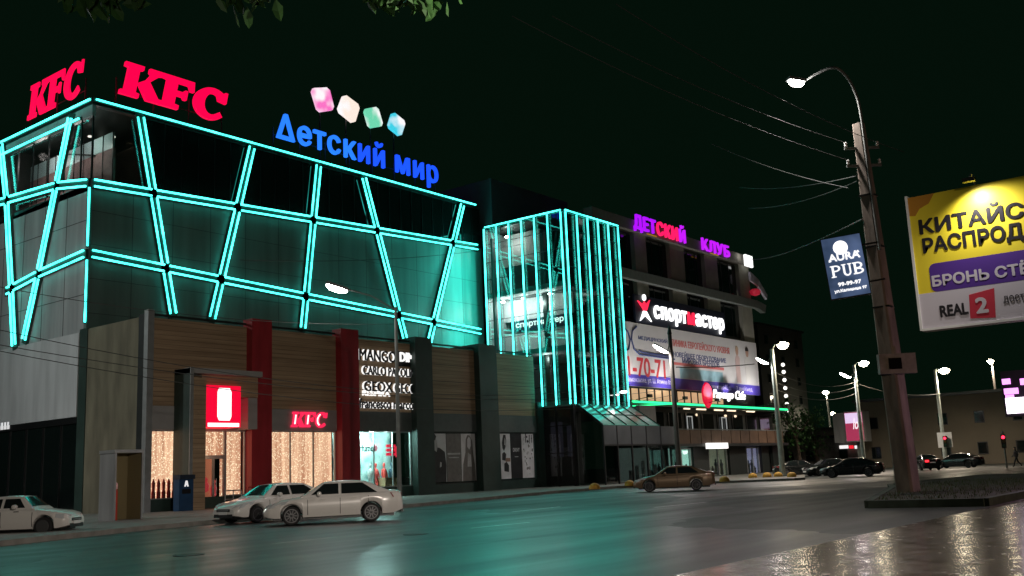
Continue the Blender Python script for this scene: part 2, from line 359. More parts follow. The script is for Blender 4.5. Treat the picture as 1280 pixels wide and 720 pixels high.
# ================================================================== GROUND
structure(MB().quad((-900, -900, 0), (2500, -900, 0), (2500, 2500, 0), (-900, 2500, 0)).build('road', ASPHALT))
kerbline = [(-30, 16.4), (14.6, 30.8), (21, 33.6), (28.3, 35.2), (36.2, 35.4), (54.9, 39.9), (64.5, 41.0), (70.4, 36), (72.5, 30.6), (74, 30.4), (92, 37.8), (120, 47), (190, 70)]
back = [(190, 140), (-30, 140)]
poly = kerbline + back
mb = MB(); mb.prism(poly, (0, 0, -.3), AX, AY, AZ, .45); structure(mb.build('pavement', PAVE))
mb = MB()
for a, b in zip(kerbline[:-1], kerbline[1:]):
    p, q = Vector((*a, .07)), Vector((*b, .07)); t = (q - p).normalized()
    mb.bar(p - t * .02 + Vector((0, 0, .005)), q + t * .02 + Vector((0, 0, .005)), .22, .19)
structure(mb.build('kerb', KERB))
mb = MB(); mb.quad((-60, -60, .006), (31.2, -60, .006), (70, 7.25, .006), (-60, 7.1, .006)); structure(mb.build('plaza', TILES))
mb = MB()
for pts in ([(588, 660.5), (662, 653)], [(640, 640), (700, 633.5)], [(818, 634.5), (882, 628)], [(340, 680), (420, 671.5)]):
    a, b = G(*pts[0]), G(*pts[1]); t = (b - a).normalized(); s_ = Vector((-t.y, t.x, 0)) * .07
    mb.quad(*[p + AZ * .005 for p in (a - s_, b - s_, b + s_, a + s_)])
structure(mb.build('lane_markings', MARK))
for k_, (px_, py_) in enumerate(((236, 694), (520, 668))):
    p_ = G(px_, py_); mc_ = MB().lathe([(.34, 0), (.34, .012), (.30, .014), (.28, .009), (.02, .009)], (0, 0, 0), seg=28).build('manhole_cover', DARK); mc_.location = (p_.x, p_.y, .002)
    tag(mc_, ['round iron manhole cover in the road near the bottom left', 'round iron manhole cover further out in the middle of the road'][k_], 'manhole cover')
# traffic island at the right
isl = [(30.5, 10.6), (30.75, 7.45), (62, 7.6), (62, 15), (48, 15.6), (44, 14.2)]
mb = MB()
for a, b in zip(isl, isl[1:] + isl[:1]): mb.bar((*a, .1), (*b, .1), .25, .24)
structure(mb.build('island_kerb', mat('dirty_kerb', (.045, .06, .045), .85, var=.4, scale=2, bump=.3)))
mb = MB(); mb.prism(isl, (0, 0, .0), AX, AY, AZ, .2); structure(mb.build('island_soil', SOIL))
mb = MB(); Rg = random.Random(3)
for i in range(2600):
    x = Rg.uniform(30.8, 52); y = Rg.uniform(7.7, 14)
    if y > 10.5 + (x - 30.8) * .24: continue
    a = Rg.uniform(0, 6.28); h = Rg.uniform(.05, .16); w = .012; c, s_ = math.cos(a), math.sin(a)
    mb.add([(x - c * w, y - s_ * w, .2), (x + c * w, y + s_ * w, .2), (x + s_ * h * .4, y + c * h * .4, .2 + h)], [(0, 1, 2)])
g = mb.build('island_grass', mat('dry_grass', (.055, .075, .025), .9)); g['kind'] = 'stuff'

# ================================================================== MALL
X0, X1, Y0, Y1, ZT = 32.64, 71.0, 52.0, 58.8, 26.33
mall = thing('shopping_mall', 'big dark mall wrapped in slanted teal neon lines above a wood clad ground floor', 'building', (X0, Y0, 0))
H1 = lambda x: 20.74 + (x - 32.64) * (22.28 - 20.74) / 38.4
H2 = lambda x: 16.15 + (x - 32.64) * (14.30 - 16.15) / 38.5
# upper walls
mb = MB(); mb.prism([(X0 + 3.6, 10.2), (X1 + .5, 10.2), (X1 + .5, H1(X1)), (X0 + 3.6, H1(X0 + 3.6))], (0, Y1, 0), AX, AZ, AY, .3)
mb.prism([(X0, 10.2), (X0 + 3.6, 10.2), (X0 + 3.6, H1(X0 + 3.6)), (X0, H1(X0))], (0, Y1 + .001, 0), AX, AZ, AY, .3)
mb.build('front_wall', TEALWALL, mall)
mb = MB(); mb.prism([(X0 + 3.9, H1(X0 + 3.9)), (X1 + .5, H1(X1)), (X1 + .5, ZT), (X0 + 3.9, ZT)], (0, Y1 + .05, 0), AX, AZ, AY, .25)
mb.build('upper_glazing', GLASSBLK, mall)
for i in range(1, 26):
    x = X0 + 3.9 + i * 1.35
    if x < X1: MB().box(x - .025, x + .025, Y1, Y1 + .05, H1(x), ZT).build('mullion', BLACK, mall)
mb = MB()
for k in range(1, 13):
    x = X0 + k * 3.0; mb.box(x - .012, x + .012, Y1 - .006, Y1 + .02, 10.3, H1(x) - .1)
for z in (12.4, 14.6, 16.8, 19.0): mb.box(X0 + .1, X1, Y1 - .005, Y1 + .021, z - .012, z + .012)
mb.build('panel_joints', DARK, mall)
YB = 71.2
mb = MB(); mb.prism([(Y1 + .302, 10.2), (YB, 10.2), (YB, 20.4), (Y1 + .302, 20.9)], (X0, 0, 0), AY, AZ, AX, .3); mb.build('side_wall', GREY, mall)
mb = MB()
for y in (61.6, 64.4, 67.2, 70): mb.box(X0 - .012, X0 + .02, y - .02, y + .02, 11, 20.5)
for z in (13.6, 18.4): mb.box(X0 - .012, X0 + .02, Y1 + .3, YB, z - .02, z + .02)
mb.build('panel_joints', DARK, mall)
MB().box(X0 + .02, X0 + .06, Y1 + .1, YB, 20.9, 25.9).build('side_glazing', glassm('side_glass', (.8, .84, .84), .02), mall)
MB().box(X0 + .1, X0 + 3.9, Y1 + .05, Y1 + .09, 20.9, 25.9).build('corner_glazing', GLASS, mall)
MB().box(X0, X0 + 20, Y1 + .32, YB, 20.3, 20.75).build('floor_slab', DARK, mall)
MB().box(X0 - .05, X1 + .55, Y1 - .05, YB + 20, ZT - .3, ZT + .1).build('roof', DARK, mall)
mb = MB()
ix_ = X0 + 2.2; zb0, zb1 = XP(60, 218, ix_).z, XP(60, 200, ix_).z
MB().box(ix_, ix_ + .15, Y1 + 1.2, YB, 20.76, zb0 - .03).build('interior_wall', mat('pinkish_plaster', (.40, .25, .24), .8, var=.2), mall)
for i in range(9):
    y = Y1 + 1.3 + i * 1.25
    MB().box(ix_ + .0, ix_ + .1, y, y + 1.17, zb0, zb1).build('frosted_panel', mat('frosted_glass', (.50, .66, .66), .4), mall)
    MB().box(ix_ - .05, ix_ - .005, y - .06, y - .02, 20.76, zb1).build('interior_mullion', BLACK, mall)
MB().box(X0 + 6.3, X0 + 6.5, Y1 + .4, YB, 20.76, ZT - .32).build('interior_back_wall', mat('dim_interior', (.10, .075, .06), .8, var=.3, scale=.5), mall)
mb = MB(); mb.bar((ix_ - .1, 62.2, zb0 - .1), (ix_ - .1, 66.5, zb1 - .1), .08, .1); mb.build('handrail', DARK, mall)
for p in ((34.9, 63.2, 25.5), (35.6, 61.4, 25.2), (36.5, 64.6, 25.6), (37.6, 60.3, 24.4)):
    MB().lathe([(.12, -.05), (.14, 0), (.12, .05)], p, seg=10).build('ceiling_lamp', emis('small_warm_lamp', (1, .85, .75), 2), mall)
point('interior_light', (X0 + .9, 67, 24.6), 170, (1, .84, .80), .3, mall)
point('interior_light', (X0 + 3.5, 60.2, 24.4), 10, (1, .6, .4), .3, mall)
point('interior_light', (X0 + .9, 62.2, 24.6), 90, (1, .84, .80), .3, mall)
for y in (60.2, 62.3, 64.4, 66.5, 68.6): MB().box(X0 + .0, X0 + .1, y - .03, y + .03, 20.95, 25.6).build('mullion', BLACK, mall)
MB().box(X0 + .02, X0 + .12, Y1 + .02, Y1 + .12, 10.2, ZT - .3).build('corner_post', BLACK, mall)

# ---- neon members
def member(a, b, n, gap=.34, off=.22, single=False, w=.6, r=.066, ext=0):
    a, b = Vector(a), Vector(b); n = Vector(n); t = (b - a).normalized(); s_ = t.cross(n).normalized()
    base = n * .10
    rail = MB(); rail.obox((a + b) / 2 + base, (b - a) / 2, s_ * w / 2 if not single else s_ * .12, n * .098); ro = rail.build('mounting_rail', GREENBLACK, mall)
    for k in ((-1, 1) if not single else (0,)):
        p = a + t * gap + base + n * .16 + s_ * off * k; q = b - t * gap + base + n * .16 + s_ * off * k
        MB().path([p, q], r, 8).build('neon_tube', NEON, ro)
NF, NS = (0, -1, 0), (-1, 0, 0)
P = lambda x, z: (x, Y1, z)
S_top = [35.85, 45.03, 51.45, 56.28, 68.81]; S_bot = [38.62, 41.70, 49.75, 60.75, 63.75]; ZB = 12.6
def sx(i, z): return S_top[i] + (S_bot[i] - S_top[i]) * (26.1 - z) / (26.1 - 12.9)
def cross(i, H):
    z = 18
    for _ in range(30): z = H(sx(i, z))
    return sx(i, z), z
c1 = [cross(i, H1) for i in range(5)]; c2 = [cross(i, H2) for i in range(5)]
for i in range(5):
    member(P(sx(i, 26.2), 26.2), P(*c1[i]), NF, gap=.25); member(P(*c1[i]), P(*c2[i]), NF); member(P(*c2[i]), P(sx(i, ZB), ZB), NF, gap=.3)
for H, c in ((H1, c1), (H2, c2)):
    xs = [(X0, H(X0))] + c + [(X1, H(X1))]
    for a, b in zip(xs[:-1], xs[1:]): member(P(*a), P(*b), NF, gap=.3 if a[0] > X0 else .12)
member((X0 - .1, Y1, ZT), (X1 - .2, Y1, ZT), NF, single=True, gap=.15)
member((X0 - .02, Y1 - .02, H1(X0) - .3), (X0 - .02, Y1 - .02, H2(X0) + .4), (-.7, -.7, 0), single=True, gap=.05)
member((X0 - .02, Y1 - .02, H2(X0) - .4), (X0 - .02, Y1 - .02, 11.7), (-.7, -.7, 0), single=True, gap=.05)
Q = lambda px, py: tuple(XP(px, py, X0))
sA = [Q(5, 178), Q(12.5, 251), Q(18.5, 361), Q(22, 437)]; sB = [Q(93, 143), Q(74.5, 233), Q(52, 343), Q(33, 430)]
for s_ in (sA, sB):
    for a, b in zip(s_[:-1], s_[1:]): member(a, b, NS, gap=.3)
cH1, cH2 = (X0, Y1, H1(X0)), (X0, Y1, H2(X0))
yl = 73.2
for c, A_, B_ in ((cH1, sA[1], sB[1]), (cH2, sA[2], sB[2])):
    L = Vector(A_) + (Vector(A_) - Vector(B_)) * .28
    member(c, B_, NS, gap=.15); member(B_, A_, NS); member(A_, L, NS)
member((X0, Y1 - .1, ZT), (X0, YB, ZT), NS, single=True, gap=.1); member((X0, Y1 + 1.2, 25.35), (X0, YB + .1, 25.35), NS, single=True, gap=.1)
MB().box(X0 - .06, X0 + .2, Y1, YB, 25.3, ZT - .3).build('fascia', GREY, mall)
MB().box(X0 + .3, X1, YB, YB + .3, 0, ZT - .3).build('rear_wall', DARK, mall)

# ---- podium
side = MB(); side.box(X0, X0 + .3, Y0 + .9, Y1 - .3, .15, 11.35); side.build('podium_side_wall', SIDE, mall)
MB().box(X0 - .06, X0 + .3, Y1 - .3, Y1 + .6, .15, 11.4).build('corner_pier', GREENBLACK, mall)
MB().box(X0 - .03, X0 + .32, Y0 + .3, Y0 + .9, .15, 11.5).build('corner_pier', DARK, mall)
MB().box(X0 - .05, X0 + .35, Y0 - .1, Y0 + .3, .15, 11.7).build('edge_post', ALU, mall)
MB().box(X0 + .31, X1 - .3, Y0 + .5, Y1 - .01, 10.0, 10.4).build('podium_roof', DARK, mall)
# light panel and dark shopfront further back on the side
MB().box(X0 - .12, X0 + .3, Y1 + .605, 71.5, 6.0, 11.2).build('side_light_panel', mat('light_side_panel', (.50, .51, .52), .55, var=.16, scale=1.3, stretch=(1, 1, .12)), mall)
MB().box(X0 + .05, X0 + .3, Y1 + .605, 71.5, .15, 5.6).build('side_shopfront', GLASSBLK, mall)
MB().box(X0 - .08, X0 + .3, Y1 + .605, 71.5, 5.6, 5.96).build('side_lintel', BLACK, mall)
for y in (61.4, 63.6, 65.8, 68.0, 70.2): MB().box(X0 - .02, X0 + .05, y - .04, y + .04, .15, 5.6).build('mullion', BLACK, mall)
for a, b, c, nm in (((0, 485), (5, 489), (1, .22, .03), 'orange_lamp'), ((18, 607), (24, 602), (1, .9, .8), 'white_lamp'), ((49, 620), (60, 627), (1, .01, .04), 'red_lamp')):
    p, q = XP(*a, X0 + .03), XP(*b, X0 + .03)
p = XP(12, 532, X0 - .08); mb = MB(); 
for k in range(4): mb.box(p.x - .04, p.x, p.y + k * .42, p.y + k * .42 + .28, p.z - .22, p.z + .25)
mb.build('small_lit_sign', emis('dim_white', (1, 1, 1), .55), mall)
# bays
PX = [(315, 340, RED), (427, 449, RED), (520, 541, GREENBLACK), (600, 622, GREENBLACK)]
yp = Y0 - .55
pil = []
for a, b, m in PX:
    xa, xb = YP(a, 480, yp).x, YP(b, 480, yp).x; pil.append((xa, xb))
    po = MB().box(xa, xb, yp, Y0 + .35, .15, 11.75).build('pillar', m, mall)
    MB().box(xa + .01, xb - .01, Y0 + .352, Y1 - .2, 10.85, 11.74).build('roof_fin', GREENBLACK, po)
xa, xb = YP(678, 560, yp).x, YP(690.5, 560, yp).x
MB().box(xa, xb, yp + .3, Y1 - .3, .15, 7.3).build('end_pier', GREENBLACK, mall)
bays = [(X0 + .36, pil[0][0]), (pil[0][1], pil[1][0]), (pil[1][1], pil[2][0]), (pil[2][1], pil[3][0]), (pil[3][1], xa)]
for i, (a, b) in enumerate(bays):
    if i == 0:
        px1 = YP(222, 460, Y0).x
    MB().box(a + .005, b - .005, Y0, Y0 + .3, 6.15, 11.25).build('wood_cladding', WOOD, mall)
    MB().box(a + .01, b - .01, Y0 - .03, Y0 + .3, 4.76, 6.14).build('sign_band', BAND if i < 2 else mat('dark_grey_band', (.10, .115, .11), .5, var=.1), mall)
    mb = MB().box(a + .01, b - .01, Y0 - .01, Y0 + .29, .15, .83).build('plinth', GREENBLACK, mall)
    MB().bar((a, Y0 + .1, 11.45), (b, Y0 + .1, 11.45), .12, .12).build('parapet_rail', DARK, mall)
    for k in range(3):
        z = 7.3 + k * 1.3
        if i in (3, 4): MB().box(a + .02, b - .02, Y0 - .014, Y0 + .05, z - .012, z + .012).build('cladding_joint', DARK, mall)
def window(a, b, z0, z1, n, y=Y0 + .12, fm=ALU, glass=GLASS, t=.07):
    w = MB().box(a, a + t, y - .06, y + .06, z0, z1).box(b - t, b, y - .06, y + .06, z0, z1).box(a + t, b - t, y - .06, y + .06, z0, z0 + t).box(a + t, b - t, y - .06, y + .06, z1 - t, z1)
    for k in range(1, n): x = a + (b - a) * k / n; w.box(x - t / 2, x + t / 2, y - .05, y + .05, z0 + t, z1 - t)
    wo = w.build('window', fm, mall)
    MB().box(a + t, b - t, y - .01, y + .01, z0 + t, z1 - t).build('pane', glass, wo)
    return wo
a, b = bays[0]
# bay 1: two windows with fairy-light curtains, portal and door
wo = window(a, 34.75, .83, 4.75, 1)
MB().box(a, 34.8, Y0 + .55, Y0 + .6, .83, 4.75).build('curtain', CURTAIN, wo)
mb = MB()
for k in range(6): x = a + .15 + k * .33; mb.lathe([(.11, 0), (.12, .35), (.08, .5), (.1, .9), (.02, 1.15)], (x, Y0 + .42, .85), seg=8)
mb.build('red_decoration', mat('red_plastic', (.45, .02, .03), .5), wo)
pyf = 50.42; xl = 34.66; xr = pil[0][0] - .0
MB().box(xl - .22, xl, pyf, Y0 - .002, .15, 8.25).build('portal_side', GREENBLACK, mall)
xw = YP(257, 560, pyf).x
MB().box(xl, xw, pyf, Y0 - .04, .15, 7.7).build('portal_column', WOOD, mall)
MB().box(xl - .22, xr, pyf - .01, Y0 - .002, 7.95, 8.27).build('portal_lintel', BAND, mall)
MB().box(xw, xr, pyf + .45, Y0 - .04, 6.7, 7.94).build('portal_fascia', WOOD, mall)
MB().box(xl - .24, xl - .02, pyf - .06, pyf - .012, .15, 8.3).build('portal_trim', ALU, mall)
MB().box(38.9, xr, pyf + .5, Y0 - .05, 4.78, 6.68).build('portal_panel', BAND, mall)
s0, s1 = YP(258, 482, pyf + .2).x, YP(301, 482, pyf + .2).x
zt, zb = YP(280, 482, pyf + .2).z, YP(280, 534, pyf + .2).z
lb = thing('lightbox_sign', 'square red and white light box over the restaurant entrance', 'sign', (s0, pyf + .2, zb))
MB().box(s0, s1, pyf + .2, Y0 - .06, zb, zt).build('box', emis('lightbox_red', (.9, .0, .035), 1.0), lb)
mb = MB(); w_, h_ = s1 - s0, zt - zb
mb.prism([(w_ * .05, .03), (w_ * .95, .03), (w_ * .95, h_ * .10), (w_ * .05, h_ * .10)], (s0, pyf + .2, zb), AX, AZ, -AY, .02)
mb.prism([(w_ * .32 + a, h_ * .16 + b) for a, b in rounded([(0, 0), (w_ * .40, 0), (w_ * .40, h_ * .78), (0, h_ * .78)], .12)], (s0, pyf + .2, zb), AX, AZ, -AY, .02)
mb.build('white_shape', SIGNW, lb)
dx0, dx1 = YP(258, 600, Y0).x - .25, YP(282, 600, Y0).x
wd = window(dx0, dx1, 3.2, 4.75, 1); MB().box(dx0, dx1, Y0 + .55, Y0 + .6, 3.2, 4.75).build('curtain', CURTAIN, wd)
door = MB().box(dx0, dx0 + .1, Y0 + .05, Y0 + .2, .15, 3.2).box(dx1 - .1, dx1, Y0 + .05, Y0 + .2, .15, 3.2).box(dx0 + .1, dx1 - .1, Y0 + .05, Y0 + .2, 3.05, 3.2).box((dx0 + dx1) / 2 - .05, (dx0 + dx1) / 2 + .05, Y0 + .05, Y0 + .2, .15, 3.05).build('door', ALU, mall)
MB().box(dx0 + .1, dx1 - .1, Y0 + .1, Y0 + .12, .2, 3.05).build('pane', GLASS, door)
for s_ in (-.12, .12): MB().path([((dx0 + dx1) / 2 + s_, Y0 - .02, 1.0), ((dx0 + dx1) / 2 + s_, Y0 - .02, 1.9)], .025).build('handle', ALU, door)
MB().box(dx0 - .2, dx1, Y0 + 1.2, Y0 + 1.25, .2, 3.1).build('lit_interior', emis('red_room', (.75, .22, .12), .45), door)
mb = MB()
for (x, z, h) in ((.35, .9, 1.0), (.85, 1.1, .9), (1.4, .8, 1.1)): mb.lathe([(.05, 0), (.17, .1), (.2, h * .5), (.08, h * .7), (.13, h * .85), (.02, h)], (dx0 + x, Y0 + .9, z), seg=10)
mb.build('menu_decoration', emis('green_red_lights', (.75, .05, .06), .7), door)
wr = window(dx1 + .02, xr - .02, .83, 4.75, 1); MB().box(dx1, xr, Y0 + .55, Y0 + .6, .83, 4.75).build('curtain', CURTAIN, wr)
point('window_glow', (36.5, Y0 - .9, 3.4), 40, (1, .6, .35), .8, mall)
a, b = bays[1]; wo = window(a + .05, b - .05, .83, 4.75, 3)
MB().box(a, b, Y0 + .55, Y0 + .6, .83, 4.75).build('curtain', CURTAIN, wo)
# bay 3: lit shop window with display
a, b = bays[2]; wo = window(a + .05, b - .05, .83, 4.75, 3)
def display():
    m = bpy.data.materials.new('shop_backdrop'); m.use_nodes = True; nt = m.node_tree; bs = nt.nodes['Principled BSDF']
    tc = nt.nodes.new('ShaderNodeTexCoord'); n = nt.nodes.new('ShaderNodeTexNoise'); n.inputs['Scale'].default_value = .8; n.inputs['Detail'].default_value = 3
    rp = nt.nodes.new('ShaderNodeValToRGB'); e = rp.color_ramp.elements; e[0].position, e[1].position = .35, .7; e[0].color = (.02, .12, .13, 1); e[1].color = (.75, .95, .92, 1)
    nt.links.new(tc.outputs['Object'], n.inputs['Vector']); nt.links.new(n.outputs['Fac'], rp.inputs[0]); nt.links.new(rp.outputs[0], bs.inputs['Base Color']); bs.inputs['Roughness'].default_value = .5
    return m
MB().box(a, b, Y0 + 2.2, Y0 + 2.3, .3, 4.9).build('shop_backdrop', display(), wo)
MB().box(a, b, Y0 + .3, Y0 + 2.2, .4, .8).build('display_floor', WHITE, wo)
def mannequin(x, y, m):
    mb = MB(); mb.lathe([(.16, 0), (.17, .25), (.12, .62), (.17, .8), (.2, 1.05), (.16, 1.25), (.05, 1.32), (.045, 1.4), (.085, 1.48), (.1, 1.58), (.07, 1.68), (.01, 1.71)], (x, y, .85), seg=14)
    mb.path([(x - .19, y, 2.05), (x - .27, y - .03, 1.75), (x - .24, y - .1, 1.5)], [.05, .045, .035], 8); mb.path([(x + .19, y, 2.05), (x + .27, y - .03, 1.75), (x + .24, y - .1, 1.5)], [.05, .045, .035], 8)
    mb.build('mannequin', m, wo, smooth=True)
for k, (f, m) in enumerate(((.12, mat('orange_cloth', (.7, .3, .1), .8)), (.22, WHITE), (.42, WHITE), (.56, mat('coral_cloth', (.75, .08, .07), .8)), (.66, mat('coral_cloth', (.75, .08, .07), .8)), (.84, mat('navy_cloth', (.04, .08, .12), .8)))):
    mannequin(a + (b - a) * f, Y0 + 1.0 + .25 * (k % 2), m)
mb = MB(); put_text(mb, 'Perfumes', (a + .1, Y0 + .2, 3.35), AX, AZ, -AY, 2.05, .52, .02, .02); mb.build('window_lettering', BLACK, wo)
mb = MB()
for k in range(3): mb.box(a + 3.55, a + 4.7 - k * .1, Y0 + .5, Y0 + .54, 3.05 + k * .3, 3.25 + k * .3)
mb.prism([(0, 0), (.45, .55), (.3, .9), (-.1, .75)], (a + 4.5, Y0 + .52, 2.9), AX, AZ, -AY, .03); mb.build('red_window_sign', emis('red_led', (1, .02, .06), 1.2), wo)
MB().lathe([(.24, -.02), (.25, 0), (.24, .02)], (a + 2.35, Y0 + .4, 3.6), 'y', 20).build('round_badge', emis('pink_badge', (1, .35, .45), 1.0), wo)
for f in (.15, .4, .65): point('shop_light', (a + (b - a) * f, Y0 + .7, 4.5), 850 if f < .6 else 160, (.72, 1, .97), .15, wo)
MB().box(a, b, Y0 + .3, Y0 + 2.2, 4.8, 4.9).build('shop_ceiling', WHITE, wo)
MB().box(a + 3.4, a + 4.6, Y0 + .5, Y0 + 1.3, .8, 1.5).build('display_box', mat('cardboard', (.3, .18, .1), .8), wo)
# bays 4 and 5: poster windows
SKIN = mat('poster_grey', (.5, .5, .5), .5, var=.25, scale=1.5); PB = mat('poster_black', (.035, .035, .037), .4, var=.3, scale=2); PW = mat('poster_pale', (.72, .71, .73), .45, var=.15, scale=1.2)
PM = mat('poster_midgrey', (.19, .175, .165), .45, var=.15)
def poster(x0, x1, bgm, fn, parent):
    o = MB().box(x0, x1, Y0 + .06, Y0 + .1, .98, 4.62).build('poster', bgm, parent)
    if fn: fn(x0, x1, o)
def blob(pts, x0, w, m, parent, k=0):
    mb = MB(); mb.prism([(px * w, .98 + pz * 3.64) for px, pz in pts], (x0, Y0 + .058 - k * .004, 0), AX, AZ, -AY, .004); mb.build('print', m, parent)
def man(x0, x1, o):
    w = x1 - x0
    blob([(0, 0), (.95, 0), (.98, .35), (.9, .62), (.55, .70), (.3, .72), (0, .78)], x0, w, PB, o)
    blob([(0, .70), (.3, .62), (.38, .72), (.30, .88), (.22, .95), (0, .96)], x0, w, SKIN, o, 1)
    blob([(0, .88), (.2, .86), (.3, .94), (.2, .99), (0, 1)], x0, w, PB, o, 2)
    blob([(.5, .3), (.62, .32), (.64, .40), (.54, .42)], x0, w, SKIN, o, 2)
def woman(x0, x1, o):
    w = x1 - x0
    blob([(.05, 0), (.98, 0), (.95, .3), (.85, .55), (.78, .85), (.62, .96), (.45, .97), (.33, .88), (.28, .6), (.1, .35)], x0, w, PM, o)
    blob([(.42, .72), (.56, .66), (.68, .74), (.68, .88), (.56, .94), (.44, .88)], x0, w, PW, o, 1)
    blob([(.4, .3), (.7, .3), (.66, .55), (.45, .6)], x0, w, SKIN, o, 1)
def bars(x0, x1, o):
    w = x1 - x0
    blob([(.05, .56), (.95, .56), (.95, .595), (.05, .595)], x0, w, SKIN, o); blob([(.12, .49), (.85, .49), (.85, .51), (.12, .51)], x0, w, SKIN, o)
a, b = bays[3]; wo = window(a + .3, b - .05, .85, 4.72, 1, fm=DARK); L = b - .15 - (a + .4)
poster(a + .4, a + .4 + L * .31, PW, man, wo); poster(a + .4 + L * .325, a + .4 + L * .65, PM, bars, wo); poster(a + .4 + L * .665, b - .15, PW, woman, wo)
a, b = bays[4]; wo = window(a + .7, b - .35, .85, 4.72, 1, fm=DARK); L = b - .45 - (a + .8)
def girl(x0, x1, o):
    w = x1 - x0
    blob([(.2, .68), (.34, .62), (.5, .7), (.6, .85), (.55, .98), (.32, .98), (.15, .8)], x0, w, PB, o)
    blob([(.38, .76), (.5, .74), (.54, .86), (.44, .92)], x0, w, SKIN, o, 1)
    blob([(.12, .42), (.45, .4), (.55, .55), (.35, .6), (.15, .56)], x0, w, PB, o); blob([(.3, .17), (.75, .15), (.78, .30), (.55, .38), (.32, .34)], x0, w, PB, o)
    blob([(.45, .38), (.95, .38), (.95, .46), (.5, .46)], x0, w, mat('poster_tan', (.35, .2, .15), .6), o)
def dk(x0, x1, o):
    mb = MB(); put_text(mb, 'DKNY', (x0 + .3, Y0 + .058, 3.15), AX, AZ, -AY, (x1 - x0) * .6, .32, .006, .02)
    mb.box(x0 + .5, x1 - .5, Y0 + .052, Y0 + .058, 2.72, 2.77); mb.build('print', PW, o)
def collage(x0, x1, o):
    rr = random.Random(5); w = x1 - x0
    for k in range(26):
        cx, cz, s_ = rr.uniform(.08, .9), rr.uniform(.05, .95), rr.uniform(.04, .10)
        blob([(cx + s_ * math.cos(t) * rr.uniform(.5, 1.1), cz + .5 * s_ * math.sin(t) * rr.uniform(.5, 1.2)) for t in [j * .9 for j in range(7)]], x0, w, rr.choice([PB, PM, SKIN, SKIN]), o, k % 5)
    blob([(.3, .8), (.36, .8), (.38, 1), (.3, 1)], x0, w, PB, o, 5); blob([(.6, .78), (.66, .78), (.7, .98), (.62, .98)], x0, w, PB, o, 6); blob([(.8, .8), (.85, .8), (.86, .98), (.8, .98)], x0, w, PB, o, 6)
poster(a + .8, a + .8 + L * .29, PW, girl, wo); poster(a + .8 + L * .3, a + .8 + L * .63, PB, dk, wo); poster(a + .8 + L * .64, b - .45, PW, collage, wo)
# railings at the door
rl = MB()
for p in ((288, 618), (314, 616)): pass
# ================================================================== SIGNS on the mall
K_ = [[(0, 0), (.5, 0), (.5, .13), (.4, .15), (.4, .85), (.5, .87), (.5, 1), (0, 1), (0, .87), (.1, .85), (.1, .15), (0, .13)],
      [(.39, .44), (.62, .62), (.72, .82), (.66, .87), (.66, 1), (1.05, 1), (1.05, .87), (.95, .84), (.72, .58), (1.02, .14), (1.12, .12), (1.12, 0), (.72, 0), (.45, .42)]]
F_ = [[(0, 0), (.55, 0), (.55, .13), (.42, .15), (.42, .43), (.62, .43), (.66, .36), (.74, .36), (.74, .66), (.66, .66), (.62, .58), (.42, .58), (.42, .84), (.74, .84), (.82, .68), (.92, .68), (.88, 1), (0, 1), (0, .87), (.11, .85), (.11, .15), (0, .13)]]
def arcpts(cx, cy, rx, ry, a0, a1, n): return [(cx + rx * math.cos(math.radians(a0 + (a1 - a0) * i / n)), cy + ry * math.sin(math.radians(a0 + (a1 - a0) * i / n))) for i in range(n + 1)]
C_ = [arcpts(.52, .5, .52, .52, 48, 318, 26) + [(.80, .30)] + list(reversed(arcpts(.55, .5, .24, .35, 62, 300, 22))) + [(.72, .66), (.96, .62), (.96, .98), (.88, .98)]]
def kfc(o, u, n, W_, H_, parent, d=.25, m=SIGNR, shear=.16):
    tot = 1.12 + .95 + 1.0 + .04; x = 0
    for polys, w in ((K_, 1.06), (F_, .95), (C_, 1.0)):
        mb = MB()
        for k, pl in enumerate(polys): mb.prism([((x + a + b * shear) / tot * W_, b * H_) for a, b in pl], Vector(o) - Vector(n) * .004 * k, u, AZ, n, d)
        mb.build('letter', m, parent); x += w
def supports(o, u, W_, parent, n, z0, ztop):
    mb = MB()
    k = max(2, int(W_ / 2.5))
    for i in range(k + 1): p = Vector(o) + Vector(u) * (W_ * i / k) - Vector(n) * .2; mb.bar((p.x, p.y, z0), (p.x, p.y, ztop), .07, .07)
    mb.bar((Vector(o) - Vector(n) * .2) * 1 + AZ * .3, Vector(o) - Vector(n) * .2 + Vector(u) * W_ + AZ * .3, .06, .06)
    mb.build('support_frame', DARK, parent)
o_ = YP(147, 117, Y1 - .1); e_ = YP(284, 117, Y1 - .1)
kz = YP(147, 117, Y1 - .1).z
t = thing('rooftop_sign', 'red glowing three letter sign on the roof edge, facing the street', 'sign', (o_.x, Y1, ZT))
kfc((o_.x, Y1 - .1, 27.2), AX, -AY, 8.5, 2.35, t); supports((o_.x, Y1 - .1, 27.2), AX, 8.3, t, -AY, ZT + .1, 28.4)
p0, p1 = XP(35, 155, X0 + .1), XP(106, 120, X0 + .1)
t = thing('rooftop_sign', 'red three letter sign on the side edge of the roof, seen at a steep angle', 'sign', (X0, p0.y, ZT))
kfc((X0 + .1, p0.y, 27.2), -AY, -AX, p0.y - p1.y - .2, 2.45, t, .10); supports((X0 + .1, p0.y, 27.2), -AY, p0.y - p1.y - .3, t, -AX, ZT + .1, 28.4)
BLUE = emis('sign_blue', (.01, .075, 1.0), 1.35); BLUEL = emis('sign_light_blue', (.02, .19, 1.0), 1.25)
t = thing('rooftop_sign', 'blue glowing two word store sign on the roof of the neon building', 'sign', (47, Y1, ZT))
s_ = 'Δетский мир'
letters(s_, (47.2, Y1 - .1, 27.35), AX, AZ, -AY, 18.35, 2.05, .22, .010, BLUE, t, colors=[BLUEL] * 5 + [BLUE] * 6); supports((47.2, Y1 - .1, 27.3), AX, 18.2, t, -AY, ZT + .1, 28.2)
